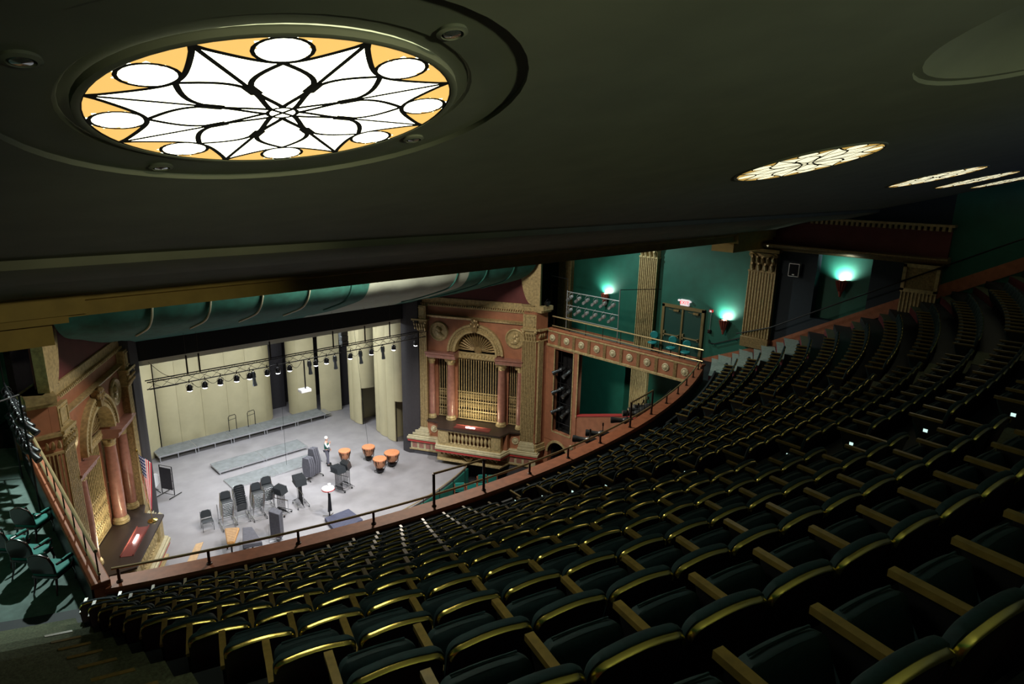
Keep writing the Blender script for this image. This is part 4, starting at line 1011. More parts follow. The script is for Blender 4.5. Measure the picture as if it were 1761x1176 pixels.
# ------------------------------------------------------------------ box armchairs and stools
def armchair():
    t = thing('armchair', 'x', 'armchair', group='green seated armchairs in the left box')
    b = MB(); pts = [(-.25, 0), (-.27, .25), (-.22, .44), (-.08, .52), (.08, .52), (.22, .44), (.27, .25), (.25, 0)]
    b.prism([(x, z+.48) for x, z in pts], -.03, .03, f=lambda x, y, z: (x, -.26+z-(y-.48)*.22, y)); obj('backrest', b, M['mahog'], t, bevel=.02)
    b = MB(); pts = [(x*.8, z*.82+.05) for x, z in pts]; b.prism([(x, z+.48) for x, z in pts], .03, .055, f=lambda x, y, z: (x, -.26+z-(y-.48)*.22, y)); obj('back_pad', b, M['tealf'], t, bevel=.01)
    b = MB(); b.cbox((0, .0, .45), (.54, .54, .10)); obj('seat', b, M['tealf'], t, bevel=.04, seg=3)
    b = MB(); b.cbox((0, 0, .385), (.56, .56, .05)); obj('seat_frame', b, M['mahog'], t, bevel=.01)
    for sx_ in (-1, 1):
        b = MB(); b.tube([(sx_*.28, -.25, .70), (sx_*.33, -.05, .70), (sx_*.31, .2, .66), (sx_*.29, .22, .55), (sx_*.26, .15, .42)], [.025, .03, .028, .022, .02], 8); obj('arm', b, M['mahog'], t)
        b = MB(); b.tube([(sx_*.31, -.12, .725), (sx_*.325, .05, .73), (sx_*.31, .15, .70)], .03, 8); obj('arm_pad', b, M['tealf'], t)
        b = MB(); b.tube([(sx_*.24, .23, .4), (sx_*.26, .27, .2), (sx_*.23, .26, 0)], [.03, .024, .015], 8); obj('leg', b, M['mahog'], t)
        b = MB(); b.tube([(sx_*.22, -.24, .42), (sx_*.23, -.28, .2), (sx_*.25, -.34, 0)], [.028, .022, .015], 8); obj('leg', b, M['mahog'], t)
    return t
ac = armchair()
for i, (x, y, r, lb) in enumerate(((-12.15, -11.95, -.78, 'farthest of the four armchairs in the left box'), (-12.72, -12.75, -.78, 'armchair at the left photo edge in the left box'), (-12.40, -13.55, -.78, 'armchair between two others in the left box'), (-12.15, -14.55, -.78, 'nearest of the four armchairs in the left box'))):
    place(ac, i == 0, (x, y, 7.55), r, 'dark wooden armchair with teal seat, '+lb)
def stool():
    t = thing('swivel_chair', 'x', 'chair', group='blue round backed chairs in the right box')
    b = MB(); b.lathe([(0, 0), (.2, 0), (.23, .04), (.2, .08), (0, .08)], (0, 0, .44), 20); obj('seat', b, M['tealv'], t)
    b = MB(); b.lathe([(0, -.03), (.17, -.03), (.2, 0), (.17, .03), (0, .03)], (0, -.27, .80), 20, (0, 1, -.15)); obj('backrest', b, M['tealv'], t)
    b = MB(); b.tube([(0, -.1, .44), (0, -.3, .46), (0, -.3, .8)], .02, 6); b.tube([(0, 0, .05), (0, 0, .44)], .025, 8); obj('stem', b, M['blackp'], t)
    b = MB()
    for k in range(4): a = k*pi/2+.4; b.tube([(0, 0, .07), (.25*cos(a), .25*sin(a), .02)], .018, 6)
    obj('base', b, M['blackp'], t)
    return t
st = stool()
for i, (x, y, lb) in enumerate(((14.3, -12.0, 'left of the three, by the fluted pilaster'), (14.1, -13.25, 'middle of the three, before the exit doors'), (13.9, -14.2, 'right of the three, before the exit doors'))):
    place(st, i == 0, (x, y, 7.55), 1.9, 'blue round-backed chair, '+lb, scale=1.1)
# ================================================================== ON THE STAGE
def platform(name, x0, x1, y0, y1, z, n, label, legs=True, group=None):
    t = thing(name, label, 'stage riser', ((x0+x1)/2, (y0+y1)/2, 0), group=group); w = (x1-x0)/n; cx = (x0+x1)/2; cy = (y0+y1)/2
    for k in range(n):
        a = x0+w*k-cx; b = MB(); b.box(a+.01, a+w-.01, y0-cy, y1-cy, z-.035, z); obj('deck', b, M['deck'], t, bevel=.006)
        b = MB(); e = .045
        b.box(a+.004, a+w-.004, y0-cy-.012, y0-cy+.0, z-.09, z+.004); b.box(a+.004, a+w-.004, y1-cy, y1-cy+.012, z-.09, z+.004); b.box(a, a+.014, y0-cy, y1-cy, z-.09, z+.004); b.box(a+w-.014, a+w, y0-cy, y1-cy, z-.09, z+.004)
        obj('frame', b, M['alum'], t)
        if legs:
            for q in (a+.08, a+w-.08, a+w/2):
                for yy in (y0-cy+.05, y1-cy-.05): b = MB(); b.box(q-.022, q+.022, yy-.022, yy+.022, 0, z-.03); obj('leg', b, M['alum'], t)
    return t
pf = platform('stage_riser', -4.7, 5.75, 8.05, 9.35, .40, 5, 'long raised riser of five decks along the shell wall')
platform('stage_riser', -2.72, 2.52, 4.25, 5.62, .20, 2, 'low riser of two decks in the middle of the stage')
platform('stage_riser', -2.80, 2.35, 2.10, 3.40, .07, 2, 'flat deck lying on the stage floor before the low riser', legs=False)
hr = thing('guard_rail', 'x', 'guard rail', group='hoop rails on the long riser')
b = MB(); b.tube([(-.26, 0, 0), (-.26, 0, .92), (-.20, 0, 1.02), (.20, 0, 1.02), (.26, 0, .92), (.26, 0, 0)], .022, 6); obj('hoop', b, M['blackp'], hr)
b = MB(); b.tube([(-.26, 0, .75), (.26, 0, .75)], .016, 6); obj('crossbar', b, M['blackp'], hr)
for i, (x, l) in enumerate(((-.05, 'left'), (1.15, 'right'))): place(hr, i == 0, (x, 9.2, .40), .25, '%s of the two black hoop rails at the back of the long riser' % l)
b = MB()
for z in (.15, .3): b.box(0, .45, -.5, .5, z-.03, z); b.box(0, .03, -.5, .5, 0, z)
t = thing('step_unit', 'small aluminium steps at the right end of the long riser', 'steps', (5.8, 8.7, 0))
obj('tread', b, M['alum'], t)

def stack_chair(covered=False):
    t = bpy.data.objects.new('stacking_chair', None); COL.objects.link(t)
    b = MB(); pts = [(-.215, .50), (-.225, .62), (-.20, .80), (-.12, .845), (.12, .845), (.20, .80), (.225, .62), (.215, .50)]
    b.prism(pts, -.012, .012, f=lambda x, y, z: (x, -.22-(y-.5)*.25+z, y)); obj('backrest', b, M['plast'], t, bevel=.006)
    b = MB(); b.cbox((0, .0, .445), (.44, .42, .03)); obj('seat', b, M['plast'], t, bevel=.012)
    b = MB()
    for s in (-1, 1): b.tube([(s*.235, .24, 0), (s*.235, .17, .44), (s*.235, -.2, .44), (s*.225, -.31, .82)], .012, 6); b.tube([(s*.235, -.18, .43), (s*.24, -.27, 0)], .012, 6)
    b.tube([(-.235, .215, .43), (.235, .215, .43)], .014, 6)
    obj('frame', b, M['plast'] if not covered else M['chrome'], t); return t
t = stack_chair(); tag(t, 'single black chair standing alone at the left of the stage', 'chair'); t.location = (-5.12, -1.02, 0); t.rotation_euler = (0, 0, pi-.12); t.rotation_euler = (0, 0, -.15+pi)
sc_ = stack_chair(True); used = False
def dolly(x, y, rz, label, L=1.15, wd=.6):
    t = thing('chair_dolly', label, 'chair dolly', (x, y, 0), rz)
    b = MB(); z = .11
    b.tube([(-wd/2, -L/2, z), (-wd/2, L/2, z), (wd/2, L/2, z), (wd/2, -L/2, z)], .022, 6, closed=True); b.tube([(-wd/2, .1, z), (wd/2, .1, z)], .02, 6); b.tube([(-wd/2, -L/2, z), (-wd/2, -L/2-.05, .9)], .018, 6); b.tube([(wd/2, -L/2, z), (wd/2, -L/2-.05, .9)], .018, 6)
    obj('frame', b, M['chrome'], t)
    for sx_ in (-1, 1):
        for sy_ in (-1, 1): b = MB(); b.lathe([(0, -.015), (.045, -.015), (.045, .015), (0, .015)], (sx_*wd/2, sy_*(L/2-.06), .05), 10, (1, 0, 0)); obj('caster', b, M['blackp'], t)
    return t
ORDL = ['lowest', 'second', 'third', 'fourth', 'fifth', 'sixth', 'seventh', 'eighth', 'ninth', 'top']
STK = [(-4.32, -1.35, pi-.15, 'leftmost', 'the leftmost stack'), (-3.60, -1.15, -.15, 'second', 'the second stack from the left'), (-2.92, -1.45, pi-.12, 'third', 'the third stack from the left'), (-2.28, -1.15, pi-.12, 'fourth', 'the fourth stack from the left')]
for si, (x, y, rz, w, g) in enumerate(STK):
    dolly(x, y, rz, 'wheeled chrome chair dolly under %s of black chairs' % g)
    for k in range(10):
        lean = .042*k
        dx, dy = -sin(rz)*(lean-.08), cos(rz)*(lean-.08)
        c = place(sc_, not used, (x+dx, y+dy, .13+.093*k), rz, 'black stacking chair, %s in %s' % (ORDL[k], g), 'stacked black chairs on dollies'); c['category'] = 'chair'; used = True

def music_stand():
    t = bpy.data.objects.new('music_stand', None); COL.objects.link(t)
    b = MB(); b.cbox((0, 0, 1.18), (.50, .02, .34), rot=Matrix.Rotation(-.25, 3, 'X')); b.cbox((0, .06, 1.02), (.50, .08, .015)); obj('desk', b, M['plast'], t)
    b = MB(); b.tube([(0, 0, .05), (0, 0, 1.15)], .018, 6); obj('pole', b, M['blackp'], t)
    b = MB()
    for k in range(3): a = 2*pi*k/3+.5; b.tube([(0, 0, .16), (.16*cos(a), .16*sin(a), .05), (.26*cos(a), .26*sin(a), .012)], .011, 5)
    obj('base', b, M['blackp'], t); return t
ms = music_stand(); used2 = False
def stand_cart(x, y, rz, n, where, step=.065, two=False, h=1.0):
    global used2
    t = thing('stand_cart', 'wheeled cart carrying music stands, %s' % where, 'music stand cart', (x, y, 0), rz)
    b = MB(); L = n*step+.3
    b.tube([(-.28, -L/2, .14), (-.28, L/2, .14), (.28, L/2, .14), (.28, -L/2, .14)], .02, 6, closed=True); b.tube([(0, -L/2, .14), (0, -L/2, .8)], .02, 6); b.tube([(0, L/2, .14), (0, L/2, .8)], .02, 6); b.tube([(0, -L/2, .8), (0, L/2, .8)], .02, 6); obj('frame', b, M['chrome'], t)
    for sx_ in (-1, 1):
        for sy_ in (-1, 1): b = MB(); b.lathe([(0, -.015), (.05, -.015), (.05, .015), (0, .015)], (sx_*.28, sy_*(L/2-.05), .055), 10, (1, 0, 0)); obj('caster', b, M['blackp'], t)
    for sd in ((-1, 1) if two else (0,)):
        for k in range(n):
            off = (k-(n-1)/2)*step; lx, ly = sd*.30, off; a = rz+(.35*sd)
            px, py = x+lx*cos(rz)-ly*sin(rz), y+lx*sin(rz)+ly*cos(rz)
            sdw = {0: '', -1: ', left side', 1: ', right side'}[sd]
            c = place(ms, not used2, (px, py, .10+.01*k), a, '%s music stand from the near end%s, cart %s' % (ORD[k], sdw, where), 'black music stands on carts', scale=h); c['category'] = 'music stand'; used2 = True
stand_cart(-1.95, -2.0, .5, 7, 'beside the stacked chairs', .07)
stand_cart(-.88, -1.85, -.12, 8, 'left of the pole with the white top', .075, h=1.08)
stand_cart(1.55, -1.75, .35, 7, 'in front of the timpani', .075, True)
# covered equipment
def covered(x, y, rz, label, parts):
    t = thing('covered_rack', label, 'covered rack', (x, y, 0), rz)
    b = MB()
    for sx_ in (-.45, .45): b.tube([(sx_, -.35, .1), (sx_, .35, .1)], .025, 6)
    b.tube([(-.45, 0, .1), (.45, 0, .1)], .025, 6); obj('frame', b, M['chrome'], t)
    for sx_ in (-.45, .45):
        for sy_ in (-.33, .33): b = MB(); b.lathe([(0, -.015), (.045, -.015), (.045, .015), (0, .015)], (sx_, sy_, .05), 10, (1, 0, 0)); obj('caster', b, M['blackp'], t)
    for p in parts:
        b = MB(); b.prism(p[0], p[1], p[2], f=p[3]); obj('panel', b, M['greycov'], t, bevel=.03)
g1 = [(-.35, .25), (.28, .15), (.38, .8), (.30, 1.3), (-.25, 1.35), (-.4, .9)]
covered(.98, .55, .25, 'grey covered folded boards on a wheeled rack, left of the standing person', [(g1, 0, 1, (lambda x, y, z, o=o: (-.28+.14*o+x*.25+.0, x, y+.02*o) if 0 else (-.42+.13*o+z*.10, x*.9, y))) for o in range(3)]+[([(-.33, .2), (.25, .1), (.40, .9), (.3, 1.62), (-.15, 1.68), (-.38, 1.0)], 0, 1, (lambda x, y, z, o=o: (.10+.13*o+z*.10, x*.9+.12, y))) for o in range(3)])
def cov_instr(x0, label, mt, pts, name, cat, z=.86, th=.14):
    t = thing(name, label, cat, (x0[0], x0[1], 0)); P = [(px-x0[0], py-x0[1]) for px, py in pts]
    b = MB(); b.prism(P, z-th, z); obj('keyboard' if mt == 'wood' else 'cover', b, M[mt], t, bevel=.03, seg=3)
    if mt == 'wood':
        b = MB()
        for k in range(18):
            u = (k+.5)/18; a = Vector(P[0]).lerp(Vector(P[3]), u); c = Vector(P[1]).lerp(Vector(P[2]), u); m_ = (a+c)/2; w = (c-a)
            b.cbox((m_.x, m_.y, z+.012), (w.length*.86, .03, .02), rot=rotz(atan2(w.y, w.x)))
        obj('tone_bar', b, M['plank'], t); t.children[-1]['kind'] = 'stuff'
    cxm = [((P[0][0]+P[1][0])/2, (P[0][1]+P[1][1])/2), ((P[2][0]+P[3][0])/2, (P[2][1]+P[3][1])/2)]
    for cx_, cy_ in cxm:
        k = .78; q = (cx_*k, cy_*k); b = MB(); b.tube([(q[0], q[1], .08), (q[0], q[1], z-th)], .04, 8); b.tube([(q[0]-.28, q[1], .09), (q[0]+.28, q[1], .09)], .025, 6); obj('leg', b, M['blackp'], t)
        for s in (-1, 1): b = MB(); b.lathe([(0, -.02), (.055, -.02), (.055, .02), (0, .02)], (q[0]+s*.27, q[1], .056), 10, (1, 0, 0)); obj('caster', b, M['blackp'], t)
    return t
cov_instr((-4.97, -3.7), 'pale wooden xylophone tapering towards the balcony, next to a grey covered one', 'wood', [(-5.34, -4.16), (-5.07, -4.32), (-4.48, -3.35), (-5.01, -3.0)][::1], 'xylophone', 'xylophone')
cov_instr((-4.38, -4.3), 'grey covered keyboard instrument beside the xylophone', 'greycov', [(-4.93, -4.85), (-4.21, -5.18), (-4.05, -3.69), (-4.39, -3.47)], 'covered_keyboard', 'covered instrument', .88, .2)
t = thing('covered_board', 'tall narrow board under a dark purple-grey cover, standing on edge', 'covered board', (-3.2, -4.3, 0), 0)
b = MB(); b.prism([(-.17, .35), (.06, -.27), (.34, .02), (.12, .62)], .25, 1.5); obj('cover', b, M['greycov'], t, bevel=.03, seg=3)
b = MB(); b.tube([(-.3, .2, .05), (.3, .1, .05)], .03, 6); b.tube([(0, .15, .05), (0, .15, .3)], .03, 6); b.tube([(-.3, .2, .05), (-.2, .3, .9)], .014, 5); obj('stand', b, M['alum'], t)
t = thing('podium', 'square slate blue conductor podium at the front of the stage', 'podium', (-.12, -4.78, 0))
b = MB(); b.prism([(-.62, .72), (.68, .72), (.68, -.62), (-.84, -.80)], .0, .20); obj('deck', b, M['bluecov'], t, bevel=.015)
t = thing('tall_stand', 'white tray with red rim on a black post with chrome feet', 'stand', (-.40, -3.92, 0))
b = MB(); b.tube([(0, 0, .08), (0, 0, 1.5)], [.035, .022], 8); b.prism([(-.10, .35), (.10, .35), (.06, 1.3), (-.02, 1.3)], -.03, .03, f=lambda x, y, z: (x+.03, z, y)); obj('post', b, M['blackp'], t)
b = MB()
for k in range(4): a = k*pi/2+.6; b.tube([(0, 0, .10), (.36*cos(a), .36*sin(a), .06)], .025, 6)
obj('foot', b, M['chrome'], t)
b = MB(); b.lathe([(0, 1.50), (.30, 1.52), (.32, 1.56), (.31, 1.58)], (0, 0, 0), 24); obj('rim', b, M['red'], t)
b = MB(); b.lathe([(.31, 1.565), (.30, 1.62), (.2, 1.66), (0, 1.68)], (0, 0, 0), 24); b.lathe([(.08, 1.64), (.08, 1.78), (0, 1.80)], (.1, .05, 0), 12); obj('tray', b, M['white'], t)
# timpani
def timpano(r, label, x, y, first):
    t = thing('kettledrum', label, 'kettledrum', (x, y, 0), group='copper kettledrums')
    b = MB(); b.lathe([(0, .24), (r*.35, .26), (r*.75, .40), (r*.95, .60), (r, .80)], (0, 0, 0), 28); obj('bowl', b, M['copper'], t)
    b = MB(); b.lathe([(r*1.03, .80), (r*1.05, .86), (r*1.0, .885), (0, .89)], (0, 0, 0), 32); obj('drum_cover', b, M['drumhd'], t)
    b = MB()
    for k in range(8): a = 2*pi*k/8; b.tube([(r*1.04*cos(a), r*1.04*sin(a), .84), (r*1.05*cos(a), r*1.05*sin(a), .68)], .014, 5)
    for k in range(4): a = 2*pi*k/4+.4; b.tube([(r*1.07*cos(a), r*1.07*sin(a), .84), (r*.95*cos(a), r*.95*sin(a), .4), (r*.55*cos(a), r*.55*sin(a), .15)], .02, 6)
    b.lathe([(0, .10), (r*.6, .10), (r*.6, .18), (.08, .22), (.06, .3)], (0, 0, 0), 16); obj('frame', b, M['blackp'], t)
    for k in range(3):
        a = 2*pi*k/3+.2; b = MB(); b.tube([(r*.3*cos(a), r*.3*sin(a), .14), (r*.85*cos(a), r*.85*sin(a), .10)], .02, 6); obj('leg', b, M['blackp'], t)
        b = MB(); b.lathe([(0, -.02), (.05, -.02), (.05, .02), (0, .02)], (r*.88*cos(a), r*.88*sin(a), .05), 10, (1, 0, 0)); obj('caster', b, M['chrome'], t)
timpano(.33, 'smallest copper kettledrum, leftmost, behind the music stand cart', 3.17, .90, 1)
timpano(.36, 'copper kettledrum at the back, second from the left', 4.48, .45, 0)
timpano(.37, 'copper kettledrum nearest the stage front, third from the left', 4.10, -1.36, 0)
timpano(.42, 'largest copper kettledrum, rightmost, by the proscenium leg', 5.06, -1.12, 0)
# bass drum and rack at the stage left edge
t = thing('bass_drum', 'drum with a pale head standing at the far left edge of the stage', 'drum', (-6.05, 4.4, 0))
b = MB(); b.lathe([(.40, -.2), (.40, .2)], (0, 0, .75), 28, (.3, -1, 0)); obj('shell', b, M['copper'], t)
b = MB(); b.lathe([(0, .2), (.40, .2), (.41, .17)], (0, 0, .75), 28, (.3, -1, 0)); b.lathe([(0, -.2), (.40, -.2), (.41, -.17)], (0, 0, .75), 28, (.3, -1, 0)); obj('drum_head', b, M['white'], t)
b = MB(); b.tube([(-.35, .2, .02), (.0, 0, .4)], .02, 6); b.tube([(.35, .2, .02), (0, 0, .4)], .02, 6); b.tube([(.35, -.25, .02), (0, 0, .4)], .02, 6); b.tube([(-.35, -.25, .02), (0, 0, .4)], .02, 6); obj('stand', b, M['blackp'], t)
t = thing('folding_rack', 'black upright folding rack on wheels beside the pale drum', 'rack', (-5.45, 3.6, 0), .5)
b = MB(); b.tube([(-.05, -.4, .12), (-.05, -.4, 1.7), (-.05, .4, 1.7), (-.05, .4, .12)], .025, 6, closed=True); b.tube([(-.4, -.4, .06), (.4, -.4, .06)], .022, 6); b.tube([(-.4, .4, .06), (.4, .4, .06)], .022, 6)
for z in (.5, .9, 1.3): b.tube([(-.05, -.4, z), (-.05, .4, z)], .016, 5)
obj('frame', b, M['blackp'], t); b = MB(); b.box(-.09, -.07, -.36, .36, .4, 1.6); obj('board', b, M['legm'], t)
t = tag(obj('floor_plank', MB().prism([(-5.98, -2.0), (-5.68, -2.06), (-6.55, -3.6), (-6.92, -3.5)], .0, .03), M['plank']), 'pale plank strip lying on the stage floor by the left organ screen', 'plank')
# flag on the left ledge
t = thing('flag', 'American flag drooping from a pole on the left organ screen ledge', 'flag', (-7.72, -2.85, 2.26))
b = MB(); b.tube([(0, 0, .03), (-.16, .25, 3.05)], .018, 8); obj('pole', b, M['golddk'], t)
b = MB(); b.lathe([(0, 0), (.19, 0), (.18, .03), (.08, .06), (.03, .10)], (0, 0, 0), 20); obj('base', b, M['brass'], t)
b = MB(); b.lathe([(0, -.06), (.04, -.03), (.04, .02), (0, .08)], (-.165, .26, 3.1), 10); obj('finial', b, M['brass'], t)
def flag_mat():
    m = bpy.data.materials.new('flag_cloth'); m.use_nodes = True; nt = m.node_tree; bs = nt.nodes['Principled BSDF']; bs.inputs['Roughness'].default_value = .8
    uv = nt.nodes.new('ShaderNodeUVMap'); sp = nt.nodes.new('ShaderNodeSeparateXYZ'); nt.links.new(uv.outputs[0], sp.inputs[0])
    def math(op, a, b=None):
        n = nt.nodes.new('ShaderNodeMath'); n.operation = op
        for i, v in enumerate((a, b)):
            if v is None: continue
            if isinstance(v, (int, float)): n.inputs[i].default_value = v
            else: nt.links.new(v, n.inputs[i])
        return n.outputs[0]
    st = math('LESS_THAN', math('MODULO', math('MULTIPLY', sp.outputs[1], 13), 2.), 1.0)
    ca = math('MULTIPLY', math('LESS_THAN', sp.outputs[0], .42), math('GREATER_THAN', sp.outputs[1], .46))
    # stars: small discs in the canton
    fx = math('SUBTRACT', math('FRACT', math('MULTIPLY', sp.outputs[0], 14.3)), .5); fy = math('SUBTRACT', math('FRACT', math('MULTIPLY', sp.outputs[1], 9.3)), .5)
    star = math('LESS_THAN', math('ADD', math('MULTIPLY', fx, fx), math('MULTIPLY', fy, fy)), .06)
    m1 = nt.nodes.new('ShaderNodeMixRGB'); m1.inputs[1].default_value = (.75, .72, .70, 1); m1.inputs[2].default_value = (.55, .02, .05, 1); nt.links.new(st, m1.inputs[0])
    m2 = nt.nodes.new('ShaderNodeMixRGB'); m2.inputs[1].default_value = (.02, .03, .12, 1); m2.inputs[2].default_value = (.75, .75, .78, 1); nt.links.new(star, m2.inputs[0])
    m3 = nt.nodes.new('ShaderNodeMixRGB'); nt.links.new(ca, m3.inputs[0]); nt.links.new(m1.outputs[0], m3.inputs[1]); nt.links.new(m2.outputs[0], m3.inputs[2]); nt.links.new(m3.outputs[0], bs.inputs['Base Color']); return m
# cloth hanging down: u runs down the drooping fly, v across the hoist; folded into pleats
me = bpy.data.meshes.new('cloth'); vs = []; fs = []; NU, NV = 16, 26
for i in range(NU+1):
    for j in range(NV+1):
        u, v = i/NU, j/NV
        x = -.15+u*.42*(.35+.65*v)*1.0; top = 2.95-.55*u*.9; z = top-(1-v)*(2.0+.1*u)
        y = .24-.12*(1-v)+.07*sin(u*9+v*2)*(.4+.6*u)
        vs.append((x+ .05*(1-v)*1, y, z))
fs = [(i*(NV+1)+j, (i+1)*(NV+1)+j, (i+1)*(NV+1)+j+1, i*(NV+1)+j+1) for i in range(NU) for j in range(NV)]
me.from_pydata(vs, [], fs); uvl = me.uv_layers.new(name='UVMap')
for lp in me.loops:
    i, j = divmod(lp.vertex_index, NV+1); uvl.data[lp.index].uv = (1-j/NV, i/NU*1.0 if 0 else 1-i/NU)
me.materials.append(flag_mat()); me.polygons.foreach_set('use_smooth', [True]*len(me.polygons))
o = obj('cloth', me, None, t); d = o.modifiers.new('s', 'SOLIDIFY'); d.thickness = .006
# cables hanging to the floor
b = MB(); b.tube([(.55, 2.9, 9), (.55, 2.9, .02)], .008, 4); tag(obj('cable', b, M['blackp']), 'thin vertical cable hanging to the stage floor by the flat deck', 'cable')
b = MB(); b.tube([(4.6, 1.9, 9), (4.95, 1.2, .02)], .008, 4); tag(obj('cable', b, M['blackp']), 'thin cable hanging down near the kettledrums', 'cable')
# ------------------------------------------------------------------ lighting truss
t = thing('lighting_truss', 'long black triangular lighting truss hung across the stage opening', 'truss', (0, -2, 7.8))
b = MB(); yb = [(-.15, .17), (.15, .17), (0, -.17)]
for y, z in yb: b.tube([(-7.1, y, z), (6.95, y, z)], .024, 6)
for k in range(28):
    x0 = -7.05+k*.5; x1 = x0+.5
    b.tube([(x0, -.15, .17), (x1, 0, -.17)], .009, 4); b.tube([(x1, .15, .17), (x0, 0, -.17)], .009, 4)
    if k % 2: b.tube([(x0, -.15, .17), (x0, .15, .17)], .009, 4)
obj('frame', b, M['blackp'], t)
for x in (-5.5, -5.0, -1.9, 1.3, 3.1, 4.6): b = MB(); b.tube([(x, 0, .17), (x, 0, 1.0)], .035, 6); b.tube([(x, 0, 1.0), (x, 0, 6)], .006, 4); obj('hanger', b, M['blackp'], t)
b = MB()
for x0, x1, s in ((-5.4, -4.8, .3), (-4.8, -4.2, .25), (-4.2, -3.5, .3), (-3.4, -2.9, .35), (-2.1, -1.6, .25), (-1, -.4, .3), (.3, .9, .25), (2.2, 2.8, .3), (3.4, 4.1, .28), (-7.0, -5.9, .0)):
    b.tube([(x0+(x1-x0)*k/8, 0, -.2-s*sin(pi*k/8)) for k in range(9)], .010, 4)
b.tube([(-6.9+.9*k/8, .1, .95-.8*sin(pi/2*k/8)) for k in range(9)], .010, 4); obj('power_cable', b, M['blackp'], t)
def parcan():
    t = bpy.data.objects.new('stage_light', None); COL.objects.link(t)
    b = MB(); b.lathe([(0, .17), (.06, .16), (.11, .08), (.115, -.08), (.13, -.09), (.12, -.05)], (0, 0, 0), 16); obj('body', b, M['blackp'], t)
    b = MB(); b.lathe([(0, -.155), (.06, -.145), (.10, -.12), (.118, -.088), (.112, -.06), (0, -.06)], (0, 0, 0), 16); obj('lens', b, M['lens'], t)
    b = MB(); b.tube([(-.13, 0, 0), (-.14, 0, .16), (0, 0, .26), (.14, 0, .16), (.13, 0, 0)], .009, 4); b.tube([(0, 0, .25), (0, 0, .40)], .02, 5); obj('yoke', b, M['blackp'], t)
    return t
pc = parcan(); fi = True
LM = [(-5.49, 0), (-4.87, 0), (-4.22, 0), (-3.51, 0), (-2.93, 0), (-2.11, 0), (-1.61, 0), (-1.03, 0), (.31, 0), (.88, 0), (2.2, 0), (3.44, 0), (4.82, 0), (6.25, 0)]
for i, (x, _) in enumerate(LM):
    o = place(pc, fi, (x, -2.0, 7.34), 0, 'lit round stage light on the truss, %s lit one from the left' % ORD[i], 'lit stage lights on the truss', rot=(.08, .05*sin(i*7), 0)); o['category'] = 'stage light'; fi = False
    if i % 2 == 0: lamp('truss_beam', 'SPOT', (x, -2.0, 7.10), 260, (.93, .96, 1), .1, (x*.85, 1.0, 0), spot=75, blend=1)
p2 = ers(tilt=pi/2-.08); fi = True
for i, x in enumerate((-2.75, -.02, 1.34, 2.79, 4.13)):
    o = place(p2, fi, (x, -2.0, 7.32), 0, 'unlit long black spotlight hanging down on the truss, %s one from the left' % ORD[i], 'unlit spotlights on the truss', rot=(0, 0, .2), scale=1.25); o['category'] = 'stage light'; fi = False
t = thing('projector', 'white projector on a black drop pole under the truss', 'projector', (-.35, -2, 6.1))
b = MB(); b.cbox((0, 0, 0), (.52, .42, .16)); obj('body', b, M['white'], t, bevel=.03); b = MB(); b.tube([(.05, 0, .08), (.05, 0, 1.5)], .035, 8); obj('pole', b, M['blackp'], t)
b = MB(); b.lathe([(.06, 0), (.06, .05), (0, .05)], (-.1, .21, 0), 12, (0, 1, 0)); obj('lens', b, M['glassl'], t)
t = thing('line_array_speaker', 'dark green-grey hanging speaker below the black header', 'speaker', (4.6, 3, 6.95))
b = MB()
for k in range(3): b.cbox((0, -.02*k, -.32*k+.32), (.44, .36, .30))
obj('cabinet', b, M['fixt'], t, bevel=.02); b = MB(); b.tube([(0, 0, .5), (0, 0, 3)], .012, 5); obj('cable', b, M['blackp'], t)

# ------------------------------------------------------------------ orchestra pit side: gold rail, floor seats, spot cluster
t = thing('pit_railing', 'gold rail following the curved front edge of the stage', 'railing', (0, -6, 0))
def AP(x, d, z): R = RA+d; return Vector((x, 12-sqrt(R*R-x*x)+6, z))
b = MB(); b.tube([AP(-8+16*k/40, .18, .22) for k in range(41)], .03, 8); obj('rail', b, M['railm'], t)
for k in range(13): x = -7.8+15.6*k/12; b = MB(); b.tube([AP(x, .18, -1.0), AP(x, .18, .22)], .02, 6); obj('post', b, M['post'], t)
t0 = None
for i, (x, y) in enumerate(((6.9, -5.0), (7.35, -5.5), (7.8, -5.9), (8.5, -5.1), (8.9, -5.5))):
    if t0 is None:
        t0 = thing('audience_chair', 'x', 'chair', group='teal chairs on the orchestra floor')
        b = MB(); b.cbox((0, 0, .45), (.5, .48, .08)); obj('seat', b, M['tealf'], t0, bevel=.02); b = MB(); b.cbox((0, -.24, .75), (.5, .06, .45)); obj('backrest', b, M['tealf'], t0, bevel=.02)
        b = MB()
        for sx_ in (-1, 1): b.box(sx_*.27-.02, sx_*.27+.02, -.26, .22, .62, .66); b.box(sx_*.27-.02, sx_*.27+.02, -.26, -.2, 0, .9); b.box(sx_*.27-.02, sx_*.27+.02, .18, .22, 0, .64)
        obj('frame', b, M['coping'], t0)
    place(t0, i == 0, (x, y, -1.05), -.6, 'teal orchestra chair below the raised rail, %s from the stage' % ORD[i])
def cannon(i, x, y, z, rz, label, first, p):
    o = place(p, first, (x, y, z), 0, label, 'spotlights outside the balcony front', rot=(0, 0, rz), scale=1.5); o['category'] = 'stage light'
p3 = ers(); 
bars = thing('balcony_lighting_bar', 'pipe outside the balcony front carrying spotlights', 'lighting bar', (0, -17.5, 7.6))
b = MB(); b.tube([(x, YC-sqrt(29.5**2-x*x)+17.5, .2) for x in [1.5+.5*k for k in range(16)]], .03, 6); obj('pipe', b, M['blackp'], bars)
b = MB()
for x in (2, 4.5, 7, 8.8): yy = YC-sqrt(29.5**2-x*x)+17.5; b.tube([(x, yy, .2), (x, yy-.48, .2)], .02, 5)
obj('bracket', b, M['blackp'], bars)
